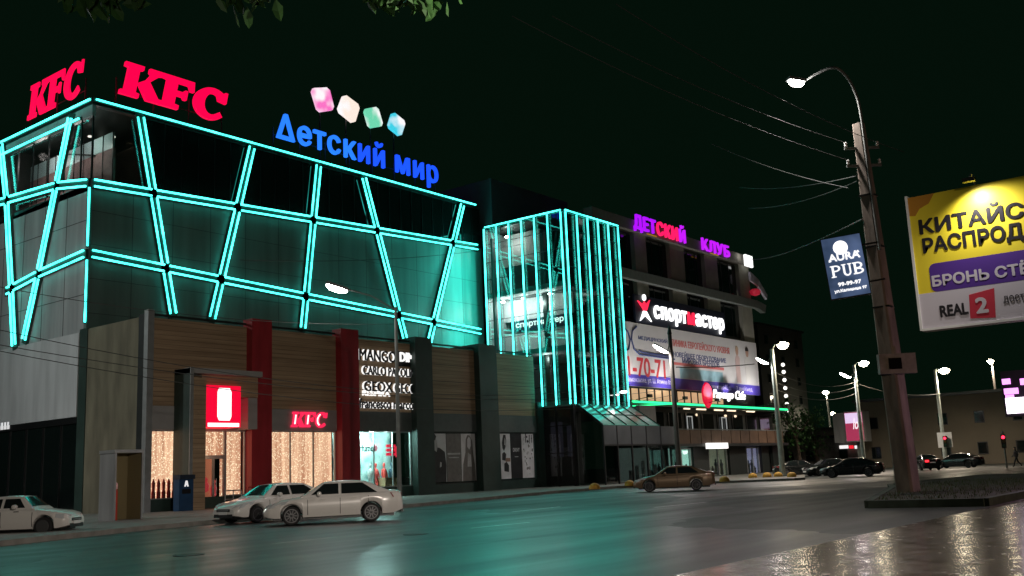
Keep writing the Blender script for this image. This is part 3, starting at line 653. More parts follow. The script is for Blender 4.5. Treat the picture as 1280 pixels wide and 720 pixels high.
dcol = [('pink', (.95, .17, .55)), ('warm_white', (1, .82, .72)), ('mint', (.16, .66, .42)), ('cyan', (.05, .62, .78))]
dq = [[(387, 111), (409, 110), (416, 138), (396, 141)], [(428, 118), (448, 133), (441, 156), (420, 139)], [(453, 137), (470, 134), (477, 158), (460, 161)], [(489, 140), (505, 153), (499, 172), (483, 159)]]
def gradmat(nm, c, i):
    m = bpy.data.materials.new('sign_' + nm); m.use_nodes = True; nt = m.node_tree; b = nt.nodes['Principled BSDF']; b.inputs['Base Color'].default_value = (*c, 1)
    tc = nt.nodes.new('ShaderNodeTexCoord'); n = nt.nodes.new('ShaderNodeTexNoise'); n.inputs['Scale'].default_value = .55
    rp = nt.nodes.new('ShaderNodeValToRGB'); e = rp.color_ramp.elements; e[0].position, e[1].position = .5, .68; e[0].color = (*c, 1); e[1].color = (1, .95, .97, 1)
    nt.links.new(tc.outputs['Object'], n.inputs['Vector']); nt.links.new(n.outputs['Fac'], rp.inputs[0]); nt.links.new(rp.outputs[0], b.inputs['Emission Color']); b.inputs['Emission Strength'].default_value = 1.0
    return m
for i, (q, (nm, c)) in enumerate(zip(dq, dcol)):
    pl = rounded([(YP(x, y, Y1 - .1).x, YP(x, y, Y1 - .1).z) for x, y in q]); mb = MB(); mb.prism(pl, (0, Y1 - .1, 0), AX, AZ, -AY, .25)
    po = mb.build('diamond_panel', gradmat(nm, c, i), t); po['label'] = nm.replace('_', ' ') + ' tilted lozenge panel'
    cx = sum(p[0] for p in pl) / len(pl); mb = MB(); mb.bar((cx, Y1 + .15, ZT + .1), (cx, Y1 + .15, 31.2), .08, .08); mb.build('post', DARK, t)
# small letters over the window band
t = thing('fascia_sign', 'small red letters with white stems on the grey band above the curtained window', 'sign', (43, Y0 - .05, 5))
o_ = YP(363, 534, Y0 - .06); e_ = YP(408, 534, Y0 - .06)
kfc((o_.x, Y0 - .07, o_.z), AX, -AY, e_.x - o_.x, 1.0, t, .12, emis('red_small', (1, .02, .09), 1.1)); 
mb = MB()
wk = (e_.x - o_.x) / 3.11
for x0_, pl in ((0, [(.17, .2), (.27, .2), (.27, .8), (.17, .8)]), (1.06, [(.18, .2), (.28, .2), (.28, .8), (.18, .8)]), (2.01, arcpts(.52, .5, .46, .45, 120, 240, 8) + list(reversed(arcpts(.52, .5, .36, .36, 120, 240, 8))))):
    mb.prism([((x0_ + a + b * .16) * wk, b) for a, b in pl], (o_.x, Y0 - .205, o_.z), AX, AZ, -AY, .01)
mb.build('white_highlight', SIGNW, t)
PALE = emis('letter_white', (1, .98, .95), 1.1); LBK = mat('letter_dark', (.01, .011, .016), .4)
def shop_text(s, px0, px1, py, h, label, bold=.01, m=PALE, shadow=True, shear=0):
    p, q = YP(px0, py, Y0 - .06), YP(px1, py, Y0 - .06)
    t = thing('shop_sign', label, 'sign', (p.x, Y0, p.z))
    mb = MB(); put_text(mb, s, (p.x, Y0 - .10, p.z), AX, AZ, -AY, q.x - p.x, h, .08, bold, shear); mb.build('lettering', m, t)
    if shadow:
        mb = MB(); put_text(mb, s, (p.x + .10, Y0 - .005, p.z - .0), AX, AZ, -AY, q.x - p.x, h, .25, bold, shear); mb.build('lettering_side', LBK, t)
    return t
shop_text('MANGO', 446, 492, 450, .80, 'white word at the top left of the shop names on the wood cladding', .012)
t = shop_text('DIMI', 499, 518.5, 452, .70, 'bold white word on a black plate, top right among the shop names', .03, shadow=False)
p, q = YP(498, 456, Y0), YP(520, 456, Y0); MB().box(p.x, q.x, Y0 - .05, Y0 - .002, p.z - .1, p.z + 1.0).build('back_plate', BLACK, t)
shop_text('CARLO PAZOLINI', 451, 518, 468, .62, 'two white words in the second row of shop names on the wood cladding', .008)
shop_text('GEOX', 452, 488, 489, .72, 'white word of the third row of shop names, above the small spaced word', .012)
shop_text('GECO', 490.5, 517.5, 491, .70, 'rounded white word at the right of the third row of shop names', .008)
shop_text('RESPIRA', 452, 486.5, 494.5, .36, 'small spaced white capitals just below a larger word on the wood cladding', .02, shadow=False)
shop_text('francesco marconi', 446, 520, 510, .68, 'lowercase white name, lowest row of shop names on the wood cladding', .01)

# ================================================================== GLASS TOWER
TX, TXR, TY, TYB, TZ0, TZ1 = 70.5, 79.25, 48.6, 57.6, 6.95, 23.9
tw = thing('glass_tower', 'glass entrance tower striped with upright teal neon tubes, beside the billboard facade', 'building', (TX, TY, 0))
GS = MB().box(TX, TX + .06, TY + .06, TYB, TZ0, TZ1 - .1).build('side_glazing', TGLASS, tw)
MB().box(TX + .06, TXR, TY, TY + .06, TZ0, TZ1 - .1).build('front_glazing', glassm('front_tower_glass', (.5, .6, .57), .015), tw)
MB().box(TX + .1, TXR, TY + .1, TYB, TZ1 - .3, TZ1).build('roof', DARK, tw)
for z in (TZ0 - .1, 11.6, 17.2): MB().box(TX + .12, TXR - .05, TY + .12, TYB, z, z + .45).build('floor_slab', mat('slab', (.2, .2, .2), .8), tw)
for k, z in enumerate((8.6, 10.2, 13.4, 15.1, 16.8, 18.9, 20.5, 22.2)):
    MB().box(TX - .05, TX, TY + .1, TYB, z - .025, z + .025).build('transom', BLACK, tw); MB().box(TX, TXR, TY - .05, TY, z - .025, z + .025).build('transom', BLACK, tw)
MB().box(TXR, TXR + .1, TY, TYB, TZ0, TZ1).build('east_wall', GREENBLACK, tw)
MB().box(TX + .1, TXR, TYB, TYB + .2, TZ0, TZ1 - .1).build('rear_wall', mat('tower_interior', (.30, .30, .31), .8), tw)
WI = mat('bright_interior_wall', (.72, .68, .70), .7, var=.06)
ix = TX + 2.6
MB().box(ix, ix + .15, 49.8, TYB, 12.05, 14.1).build('interior_wall', WI, tw)
MB().box(ix, ix + .15, 49.8, TYB, 15.2, 17.15).build('interior_wall', WI, tw)
MB().box(ix - .1, ix, 50.0, TYB - .9, 14.15, 15.15).build('interior_sign_board', mat('navy_board', (.01, .02, .05), .4), tw)
mb = MB(); put_text(mb, 'спортмастер', (ix - .105, TYB - 1.4, 14.4), -AY, AZ, -AX, 5.4, .55, .03, .02); mb.build('interior_lettering', emis('int_white', (1, 1, 1), 1.5), tw)
MB().box(ix + .2, ix + 1.4, 50, TYB, 12.05, 14.0).build('display_shelves', mat('shelf_grey', (.3, .3, .3), .6, var=.6, scale=3), tw)
MB().box(ix - .02, ix + .12, 53.0, TYB, 20.4, 23.4).build('interior_wall', mat('warm_interior', (.42, .36, .35), .8), tw)
mb = MB()
for p in ((TX + 1.2, 56.6, 16.9), (TX + 1.2, 54.2, 16.9), (TX + 1.2, 51.2, 16.9), (TX + 1.2, 55.8, 22.9)): MB().lathe([(.18, -.05), (.22, 0), (.18, .05)], p, seg=12).build('ceiling_lamp', LAMPW, tw)
for p, e in (((TX + 1.3, 56, 16.3), 230), ((TX + 1.3, 52.5, 16.3), 200), ((TX + 1.5, 55.6, 22.4), 110), ((TX + 1.3, 52, 11.2), 120), ((TX + 5.5, 50.5, 10.8), 60), ((TX + 5.5, 50.5, 16.6), 50), ((TX + 5.5, 50.5, 22.8), 25)): point('interior_light', p, e * 1.35, (1, .86, .88), .3, tw)
MB().box(TX + 1.5, TX + 1.9, 51.9, 52.3, 7, 23).build('column', DARK, tw); MB().box(TX + 1.5, TX + 1.9, 55.2, 55.5, 7, 12).build('column', DARK, tw)
def ttube(p, q, n):
    MB().bar(p, q, .10, .10).build('tube_backing', GREY, tw)
    n = Vector(n); MB().path([Vector(p) + n * .13, Vector(q) + n * .13], .062, 8).build('neon_tube', NEON, tw)
for k in range(7):
    y = TY + .12 + (TYB - .3 - TY) * k / 6; ttube((TX - .06, y, TZ0 + (0 if k < 3 else 3.3)), (TX - .06, y, TZ1 - .2), (-1, 0, 0))
for k in range(6):
    x = TX + .16 + (TXR - TX - .2) * k / 5; ttube((x, TY - .06, TZ0), (x, TY - .06, TZ1 - .2), (0, -1, 0))
ttube((TX - .06, TY + .1, TZ1 - .05), (TX - .06, TYB - .3, TZ1 - .05), (-1, 0, 0)); ttube((TX + .1, TY - .06, TZ1 - .05), (TXR, TY - .06, TZ1 - .05), (0, -1, 0))
MB().box(TX - .42, TX - .10, TYB - 1.3, TYB - 1.1, 11.8, 22.6).build('added_washer_box', DARK, tw)  # added fixture box for the teal fill, no known lamp here
wl = bpy.data.lights.new('added_teal_fill', 'AREA'); wl.shape = 'RECTANGLE'; wl.size = .25; wl.size_y = 10.5; wl.energy = 620; wl.color = (.05, 1, .82)  # teal area light added to wash the mall front near the tower
wo_ = bpy.data.objects.new('added_teal_fill', wl); COL.objects.link(wo_)
zd = -Vector((-.86, .5, 0)).normalized(); yd = Vector((0, 0, 1)); xd = yd.cross(zd)
attach(wo_, tw); wo_.matrix_basis = Matrix.Translation((TX - .5, TYB - 1.05, 17.2)) @ Matrix((xd, yd, zd)).transposed().to_4x4()
# lobby below
LOB = glassm('lobby_glass', (.35, .38, .38), .03)
MB().box(TX - .0, TX + .05, TY + .05, TYB - 4, .2, TZ0 - .15).build('lobby_side_glazing', LOB, tw)
MB().box(TX - .05, TX + .25, TY - .05, TY + .25, .15, TZ0 - .1).build('lobby_post', BLACK, tw)
for y in (50.4, 52.2): MB().box(TX - .06, TX + .08, y - .08, y + .08, .15, TZ0 - .1).build('lobby_post', BLACK, tw)
for z in (2.9, 5.2): MB().box(TX - .05, TX + .07, TY, 54, z - .04, z + .04).build('lobby_transom', BLACK, tw)
MB().box(TX + 1.2, TX + 1.3, 49.4, 50.2, 2.6, 5.2).box(TX + 1.2, TX + 1.3, 50.7, 51.9, 2.6, 5.6).build('lilac_panel', emis('lilac', (.42, .36, .55), .10), tw)
MB().box(TX + .3, TXR, 53.8, 54, .15, TZ0 - .15).build('lobby_rear_wall', mat('lobby_dark', (.06, .06, .06), .6), tw)
# vestibule with sloping glass canopy
vx0, vx1, vy = TX + .4, 80.3, 46.0
cz0, cz1 = 5.0, 6.9
MB().add([(vx0, TY - .1, cz1), (vx1 - .6, TY - .1, cz1), (vx1 - .6, TY - .1, cz1 + .05), (vx0, TY - .1, cz1 + .05), (vx0, vy, cz0), (vx1 + .0, vy, cz0), (vx1, vy, cz0 + .05), (vx0, vy, cz0 + .05)],
    [(0, 1, 5, 4), (3, 7, 6, 2), (4, 5, 6, 7), (0, 3, 2, 1), (0, 4, 7, 3), (1, 2, 6, 5)]).build('canopy', mat('canopy_glass', (.05, .20, .15), .12, spec=.9), tw)
for k in range(6):
    f = k / 5; x = vx0 + (vx1 - vx0) * f; MB().bar((vx0 + (vx1 - .6 - vx0) * f, TY - .1, cz1 + .09), (x, vy, cz0 + .09), .06, .08).build('canopy_rib', BLACK, tw)
mb = MB().bar((vx0, (TY - .1 + vy) / 2, (cz0 + cz1) / 2 + .08), (vx1, (TY - .1 + vy) / 2, (cz0 + cz1) / 2 + .08), .05, .05); mb.build('canopy_rib', BLACK, tw)
VG = glassm('vestibule_glass', (.42, .45, .45), .04)
MB().box(vx0, vx1 + 3, vy, vy + .04, .2, 3.3).build('vestibule_glazing', VG, tw)
MB().box(vx0, vx1 + 3, vy - .02, vy + .06, 3.42, cz0).build('vestibule_fascia', mat('dusty_panel', (.07, .075, .08), .3, var=.2, scale=.7), tw)
mb = MB(); mb.add([(vx0, vy, .2), (vx0, TY - .05, .2), (vx0, TY - .05, cz1), (vx0, vy, cz0)], [(0, 1, 2, 3)]); mb.build('vestibule_side_glazing', VG, tw)
for x in (vx0, vx0 + 2.1, vx0 + 4.4, vx0 + 6.9, vx1, vx1 + 3): MB().box(x - .06, x + .06, vy - .06, vy + .08, .15, cz0).build('vestibule_post', BLACK, tw)
MB().box(vx0, vx1 + 3, vy - .05, vy + .07, 3.3, 3.42).build('vestibule_transom', BLACK, tw)
MB().bar((vx0 - .03, vy, cz0), (vx0 - .03, TY - .1, cz1), .1, .12).build('canopy_edge', BLACK, tw)
MB().box(vx0 + 6.9, vx1 + 3, vy + 3.0, vy + 3.1, .2, 3.2).build('lit_room', emis('vestibule_light', (.75, .95, .85), .16), tw)
mb = MB()
for k in range(5): mb.box(vx0 + 7.2 + k * 1.1, vx0 + 7.5 + k * 1.1, vy + 2.0, vy + 2.2, .2, 1.2 + .4 * (k % 3))
mb.build('vestibule_display', mat('pale_stand', (.6, .6, .58), .6), tw)
point('vestibule_lamp', (vx1 - 1, vy + 1.0, 3.0), 14, (.85, 1, .93), .15, tw); point('vestibule_lamp', (vx0 + 1.0, vy + 1.2, 5.3), 5, (1, .95, .9), .15, tw)
MB().lathe([(.28, -.08), (.3, 0), (.28, .08)], (TXR - 1.0, TY - .3, 8.2), seg=14).build('flood_light', emis('flood', (1, .95, .92), 7), tw)
MB().lathe([(.12, -.05), (.14, 0), (.12, .05)], (TXR - 2.1, TY - .3, 7.9), seg=14).build('flood_light', emis('flood', (1, .95, .92), 7), tw)
mb = MB(); mb.box(TX + 2, TXR + 6, TYB + .5, TYB + 20, 20, 29.2); mb.build('roof_plant_room', mat('plant_room', (.10, .13, .15), .8, var=.2, scale=.3), tw)

# ================================================================== BUILDING WITH BILLBOARD
BY = 52.0
sb = thing('shop_building', 'tall dark office block with pale pilasters above a long billboard and a cafe balcony', 'building', (TXR + .2, BY, 0))
bx0, bx1 = TXR + .2, 114.6
MB().box(bx0, bx1, BY + .3, BY + 25, 7.8, 26.2).build('upper_wall', mat('office_dark', (.035, .04, .04), .5, var=.2, scale=.5), sb)
PIL = mat('pilaster_render', (.30, .29, .24), .8, var=.15, scale=.7)
for a, b in ((794, 809), (838, 856), (881, 897), (923, 936)):
    p, q = YP(a, 360, BY).x, YP(b, 368, BY).x; MB().box(p, q, BY - .25, BY + .302, 15.5, 25.2).build('pilaster', PIL, sb)
xs = [bx0] + [YP((a + b) / 2, 362, BY).x for a, b in ((794, 809), (838, 856), (881, 897), (923, 936))]
for a, b in zip(xs[:-1], xs[1:]):
    for z0, z1 in ((16.2, 20.0), (21.2, 25.0)):
        w = MB().box(a + 1.3, b - 1.3, BY + .24, BY + .298, z0, z1).build('window', GLASSBLK, sb)
        fr = MB()
        for k in range(4): x = a + 1.3 + (b - a - 2.6) * k / 3; fr.box(x - .05, x + .05, BY + .2, BY + .24, z0, z1)
        fr.build('frame', BLACK, w)
MB().box(bx0, bx1 + .4, BY - .7, BY + .295, 25.2, 26.35).build('parapet', mat('parapet', (.16, .15, .13), .8, var=.15), sb)
MB().box(bx0, bx1 + .6, BY - .9, BY - .26, 20.0, 20.95).build('ledge_beam', mat('ledge', (.13, .145, .13), .6, var=.15), sb)
mb = MB(); mb.prism([(bx1 + .6, 20.0), (bx1 + 2.6, 19.6), (bx1 + 3.1, 20.6), (bx1 + .6, 20.95)], (0, BY - .9, 0), AX, AZ, AY, .6); mb.build('ledge_end', mat('ledge', (.13, .145, .13), .6), sb)
mb = MB(); mb.prism([(0, 0), (2.2, -.7), (4.4, -2.4), (4.2, -3.0), (2.0, -1.5), (0, -1.1)], (bx1 - 1.2, BY - .8, 24.3), AX, AZ, -AY, .3); mb.build('awning', mat('awning_cloth', (.45, .42, .5), .7, var=.2), sb)
p = YP(943, 366, BY - .8); MB().lathe([(.1, -.4), (.55, -.25), (.7, .2), (.4, .45), (.1, .5)], (p.x, BY - .9, p.z), seg=12).build('red_lantern', emis('dim_red', (.8, .02, .06), .25), sb)
MB().box(bx1 - 1.9, bx1 + .1, BY - .95, BY - .705, 25.0, 26.4).build('floodlight_box', emis('white_box', (1, 1, .98), 1.6), sb)
point('parapet_light', (bx1 - 3.2, BY - 1.3, 26.0), 25, (1, .97, .9), .2, sb)
# yellow lit row of windows, balcony storey, ground floor shops
lx1 = 119.0
MB().box(bx0 + 3.4, lx1, BY - 1.6, BY + .28, 7.3, 7.8).build('balcony_roof', DARK, sb)
for k in range(15):
    x = bx0 + 3.2 + k * 1.55
    if x + 1.3 > 112: break
    w = MB().box(x, x + 1.36, BY + .1, BY + .2, 7.9, 9.2).build('window', BLACK, sb)
    MB().box(x + .1, x + 1.26, BY + .05, BY + .098, 8.0, 9.15).build('pane', emis('warm_window', (.95, .62, .33), .55 if k < 9 else .2), w)
mb = MB().path([(bx0 + 3.5, BY - 1.75, 7.62), (lx1 + .2, BY - 1.75, 7.62)], .11, 8); mb.build('green_neon_tube', emis('green_neon', (.03, 1, .34), 1.7), sb)
MB().path([(bx0 + 3.5, BY - 1.7, 7.2), (bx0 + 12, BY - 1.75, 7.62)], .05, 8).build('green_neon_tube', emis('green_neon', (.03, 1, .34), 1.7), sb)
MB().box(bx0 + 3.3, lx1, BY + .28, BY + .6, .15, 7.3).build('lower_wall', mat('lower_wall', (.035, .04, .037), .7, var=.2), sb)
BROWN = mat('balcony_brown', (.13, .075, .045), .6, var=.25, scale=1)
MB().box(bx0 + 6.5, lx1, BY - 1.6, BY + .26, 3.3, 3.6).build('balcony_floor', DARK, sb)
xx = bx0 + 10
while xx < lx1 - 2.4:
    MB().box(xx, xx + 2.2, BY - 1.62, BY - 1.56, 3.61, 5.0).build('balcony_panel', BROWN, sb); xx += 2.35
MB().bar((bx0 + 10, BY - 1.59, 5.08), (lx1, BY - 1.59, 5.08), .08, .1).build('balcony_rail', STEEL, sb)
for k in range(8):
    x = bx0 + 9.8 + k * 3.7; w = MB().box(x, x + 2.8, BY + .2, BY + .278, 3.7, 6.9).build('window', GLASSBLK, sb)
    mb = MB().box(x - .06, x + .06, BY + .12, BY + .198, 3.7, 6.9); mb.build('frame', DARK, w)
for a, b, c in ((104, 103, .2),): pass
for px in (858, 876, 898, 914, 938):
    p = YP(px, 503 + (px - 858) * .12, BY - 1.2); L = 1.1 if px < 870 else 1.9
    MB().box(p.x - L / 2, p.x + L / 2, BY - 1.3, BY - 1.1, 7.16, 7.29).build('balcony_lamp', emis('balcony_lamps', (1, .8, .55), 1.6), sb)
for px in (862, 905): 
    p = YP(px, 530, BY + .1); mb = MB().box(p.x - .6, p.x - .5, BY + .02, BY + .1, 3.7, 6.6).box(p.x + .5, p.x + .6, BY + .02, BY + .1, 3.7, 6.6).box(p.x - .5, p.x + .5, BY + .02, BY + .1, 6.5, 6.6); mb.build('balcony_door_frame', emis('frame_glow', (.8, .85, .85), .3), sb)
for px in (880, 895, 930, 942): point('balcony_light', (YP(px, 510, BY - 1).x, BY - 1.0, 6.9), 9, (1, .75, .5), .15, sb)
# ground floor: piers and shop windows
gx = [bx0 + 4.2, 92.5, 95.6, 100.6, 106.0, 108.2, 110.4, 116.0, 118.9]
for a, b in zip(gx[0::1], gx[1::1]): pass
def shop(x0, x1, col, s, name='shop_window'):
    w = MB().box(x0, x0 + .12, BY - .1, BY + .1, .2, 3.2).box(x1 - .12, x1, BY - .1, BY + .1, .2, 3.2).box(x0 + .12, x1 - .12, BY - .1, BY + .1, 3.05, 3.2).box((x0 + x1) / 2 - .06, (x0 + x1) / 2 + .06, BY - .1, BY + .1, .2, 3.05).build(name, ALU, sb)
    MB().box(x0 + .12, x1 - .12, BY - .02, BY, .2, 3.05).build('pane', GLASS, w)
    bk = MB().box(x0, x1, BY + .24, BY + .278, .2, 3.2).build('lit_display', emis('shop_' + str(col), col, s), w)
    rr = random.Random(int(x0 * 10)); mb = MB(); x = x0 + .3
    while x < x1 - .4:
        h = rr.uniform(.6, 1.9); mb.lathe([(.1, 0), (.22, .2), (.16, h * .5), (.24, h * .7), (.06, h * .82), (.11, h * .9), (.02, h)], (x, BY + .16, .2), seg=8); x += rr.uniform(.5, .9)
    mb.build('display_figure', mat('display_dark', (.05, .06, .08), .7), w)
shop(86.6, 91.2, (.55, .95, .85), .6); shop(92.6, 96.8, (.6, 1, .85), .9); shop(100.8, 105.2, (.5, .46, .34), .3); shop(110.2, 113.6, (.55, .45, .75), .5)
for a, b in ((bx0 + 3.3, 86.5), (97.0, 100.5), (105.5, 109.8), (114.0, 116.0), (117.2, 119.0)): MB().box(a, b, BY - .25, BY + .1, .15, 3.3).build('pier', mat('pier_dark', (.014, .02, .018), .5), sb)
MB().box(bx0 + 3.2, bx0 + 6.2, BY - 2.6, BY - 2.2, 3.2, 7.2).build('grey_side_panel', mat('panel_mid', (.2, .2, .2), .5, var=.1), sb)
p, q = YP(883, 558, BY - 1.7), YP(909, 562, BY - 1.7)
t = thing('shop_sign', 'blank white glowing sign box below the balcony', 'sign', (p.x, BY - 1.7, 3.3))
MB().box(p.x, q.x, BY - 1.85, BY - 1.63, p.z - .25, p.z + .35).build('lit_face', emis('white_sign', (1, .97, .93), 1.6), t)
MB().box(p.x - .05, q.x + .05, BY - 1.63, BY - 1.6, p.z - .3, p.z + .4).build('casing', DARK, t)
point('sign_glow', ((p.x + q.x) / 2, BY - 2.2, p.z - .4), 12, (1, .95, .9), .3, t)
# billboard
b0, b1, bz0, bz1 = bx0 + .1, 114.5, 9.3, 15.65
bb = thing('banner_billboard', 'very long pale advertising banner with a red phone number, across the office block', 'billboard', (b0, BY - .5, bz0))
def bannermat():
    m = mat('banner_white', (.62, .60, .60), .6, var=.08, scale=.3); return m
MB().box(b0, b1, BY - .5, BY - .3, bz0, bz1).build('face', bannermat(), bb)
yb = BY - .5
mb = MB().box(b0 + .01, b1, yb - .02, yb, bz0, bz0 + 1.15); mb.build('purple_strip', mat('banner_purple', (.07, .045, .38), .6), bb)
TXTB = mat('banner_navy', (.05, .07, .2), .6); TXTR = mat('banner_red', (.55, .04, .05), .6)
def btext(s, px0, px1, py, h, m, bold=.015, z=None):
    p, q = YP(px0, py, yb), YP(px1, py, yb); mb = MB(); put_text(mb, s, (p.x, yb - .003, p.z if z is None else z), AX, AZ, -AY, q.x - p.x, h, .02, bold); mb.build('lettering', m, bb)
btext('41-70-71', 773, 832, 468.5, 1.95, TXTR, .02)
btext('МЕДИЦИНСКИЙ', 798, 834, 425, .55, TXTB)
btext('КЛИНИКА ЕВРОПЕЙСКОГО УРОВНЯ', 836, 911, 432, .95, mat('banner_coral', (.6, .15, .14), .6), .02)
btext('НОВЕЙШЕЕ ОБОРУДОВАНИЕ', 842, 907, 447, .8, TXTB); btext('МИРОВЫХ БРЕНДОВ', 853, 899, 455.5, .75, TXTB)
btext('Мамажанова, ул. Ш. Алиева 8а', 783, 839, 484, .62, mat('banner_lilac', (.6, .55, .8), .6), .01, bz0 + .28)
btext('www.med-05.ru', 890, 914, 489, .6, mat('banner_lilac', (.6, .55, .8), .6), .01, bz0 + .35); btext('7 дней/нед.', 921, 941, 492, .6, mat('banner_lilac', (.6, .55, .8), .6), .01, bz0 + .3)
mb = MB()
def curve(pts): mb.path([(x, yb - .02, z) for x, z in pts], .09, 6)
p = YP(786, 424, yb); cx, cz = p.x + .4, p.z
curve([(cx - 1.6, cz + 1.2), (cx - .6, cz + .8), (cx - .2, cz), (cx - .6, cz - 1.0), (cx - 1.6, cz - 1.3)])
curve([(cx + 1.2, cz + 1.4), (cx + .3, cz + .9), (cx + .05, cz), (cx + .4, cz - .9), (cx + 1.4, cz - 1.4), (cx + 8.5, cz - 1.45)])
curve([(cx + 1.3, cz - 1.0), (cx + 2.2, cz - 1.15), (cx + 8, cz - 1.2)])
mb.build('emblem_curves', TXTB, bb)
p, q = YP(838, 462, yb), YP(906, 476, yb); MB().box(p.x, q.x, yb - .02, yb, bz0 + 2.55, bz0 + 2.85).build('red_line', mat('banner_coral', (.6, .15, .14), .6), bb)
mb = MB().box(p.x + 2, q.x - .4, yb - .02, yb, bz0 + 1.2, bz0 + 2.3); mb.build('blue_patch', mat('banner_blue', (.30, .5, .58), .6, var=.3, scale=.6), bb)
def figure(x, sc, hair, clothes, tilt=0):
    mb = MB(); mb.prism([(x - .55 * sc, bz0 + 1.3), (x + .6 * sc, bz0 + 1.3), (x + .5 * sc, bz0 + 3.2), (x + .62 * sc, bz0 + 4.2), (x + .2 * sc, bz0 + 4.55), (x - .25 * sc, bz0 + 4.5), (x - .6 * sc, bz0 + 4.0)], (0, yb, 0), AX, AZ, -AY, .02); mb.build('printed_figure', clothes, bb)
    mb = MB(); mb.prism(arcpts(x + tilt, bz0 + 5.0, .36 * sc, .5 * sc, 0, 345, 16), (0, yb - .024, 0), AX, AZ, -AY, .01); mb.build('printed_face', mat('print_skin', (.5, .3, .22), .6), bb)
    mb = MB(); mb.prism(arcpts(x + tilt, bz0 + 5.25, .4 * sc, .38 * sc, -10, 190, 12), (0, yb - .036, 0), AX, AZ, -AY, .01); mb.build('printed_hair', hair, bb)
figure(109.0, 1.0, mat('print_blonde', (.5, .36, .25), .6), mat('print_pink', (.58, .42, .40), .6)); figure(111.6, 1.1, mat('print_dark', (.04, .03, .03), .6), mat('print_white', (.64, .62, .6), .6), .1)
for x in (84, 91, 98, 105, 111.5):  # row of flood lamps added to brighten the banner
    MB().obox((x, BY - 3.0, 8.1), AX * .3, AY * .15, AZ * .15).build('real_or_added_lamp', DARK, bb); MB().bar((x, BY - 2.9, 8.0), (x, BY - 1.5, 7.85), .06, .06).build('added_flood_bracket', DARK, bb)
    spot('added_banner_fill', (x, BY - 3.0, 8.35), 1100, (1, .95, .92), 130, bb, .2, aim=(x, BY - .5, 12.6), blend=.8)
# sportswear sign
p, q = YP(795, 393, BY - .6), YP(906, 415, BY - .6)
t = thing('facade_sign', 'white store name with one red letter and a star figure, above the long banner', 'sign', (p.x, BY - .5, 15.8))
MB().box(p.x, q.x + .3, BY - .55, BY - .3, 15.75, 18.6).build('back_board', mat('board_navy', (.012, .016, .035), .5), t)
l0 = YP(817, 397, BY - .58).x; lz = YP(817, 397, BY - .58).z
MW = emis('sport_white', (1, 1, 1), 1.8)
s_ = 'спортмастер'; letters(s_, (l0, BY - .58, lz), AX, AZ, -AY, q.x - l0 - .15, 1.8, .15, .022, MW, t, colors=[MW] * 5 + [emis('sport_red', (1, .02, .07), 1.2)] + [MW] * 5)
sx_ = p.x + 1.7; mb = MB(); mb.prism([(-1.3, 1.05), (-.35, .75), (0, 1.1), (.3, .8), (1.1, 1.35), (.45, .3), (.2, .1), (-.2, .1), (-.4, .35)], (sx_, BY - .58, 16.9), AX, AZ, -AY, .14); mb.build('star_body', emis('sport_red', (1, .02, .07), 1.2), t)
mb = MB(); mb.prism([(-.3, .08), (.3, .08), (1.2, -.9), (.05, -.35), (-1.05, -1.0)], (sx_, BY - .585, 16.9), AX, AZ, -AY, .13); mb.prism(arcpts(.02, 1.5, .3, .32, 0, 340, 14), (sx_, BY - .58, 16.9), AX, AZ, -AY, .14); mb.build('star_legs', MW, t)
# children's club sign
VIO = emis('violet', (.40, .005, .95), 1.15); MAG = emis('magenta', (.52, .01, .9), 1.1); RD = emis('club_red', (1, .01, .12), 1.2)
t = thing('rooftop_sign', 'violet and red bubbly letters along the parapet of the office block', 'sign', (88, BY - .8, 25.5))
p, q = YP(792, 295, BY - .85), YP(857, 312, BY - .85)
letters('ДЕТСКИЙ', (p.x, BY - .85, 25.45), AX, AZ, -AY, q.x - p.x, 1.5, .2, .022, VIO, t, colors=[VIO, VIO, VIO, RD, RD, RD, MAG])
p, q = YP(877, 318, BY - .85), YP(912, 327, BY - .85)
letters('КЛУБ', (p.x, BY - .85, 25.35), AX, AZ, -AY, q.x - p.x, 1.4, .2, .022, MAG, t)
for px in (815, 893):
    p = YP(px, 302 if px < 850 else 323, BY - .95); MB().box(p.x - 1.0, p.x + 1.0, BY - 1.02, BY - .95, 25.1, 25.22).build('amber_strip', emis('amber', (.8, .4, .03), .35), t)
# cafe sign
p = YP(884, 494, BY - 2.0)
t = thing('cafe_sign', 'red oval next to white script cafe lettering above the green neon line', 'sign', (p.x, BY - 2, p.z))
MB().lathe([(.01, -.1), (1.05, -.1), (1.15, 0), (1.05, .1), (.01, .1)], (0, 0, 0), 'y', 28).build('red_oval', emis('oval_red', (.75, .0, .035), .95), t, world=False).scale = (1, 1, 1.2)
l0, l1 = YP(891, 500, BY - 2).x, YP(931, 500, BY - 2).x
z_ = p.z - .55
mb = MB(); put_text(mb, 'Papengo Cafe', (l0, BY - 2.05, z_), AX, AZ, -AY, l1 - l0, 1.25, .1, .012, .25); mb.build('lettering', SIGNW, t)
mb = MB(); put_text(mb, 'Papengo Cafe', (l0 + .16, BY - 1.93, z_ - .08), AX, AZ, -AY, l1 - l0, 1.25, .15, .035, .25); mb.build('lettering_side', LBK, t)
mb = MB().bar((p.x, BY - 1.9, p.z - .9), (l1, BY - 1.9, p.z - .9), .06, .06); mb.build('support_frame', DARK, t)
for k in range(6):
    x = l0 + (l1 - l0) * k / 5; MB().bar((x, BY - 1.9, p.z - .9), (x, BY - 1.6, 7.8), .05, .05).build('support_strut', DARK, t)

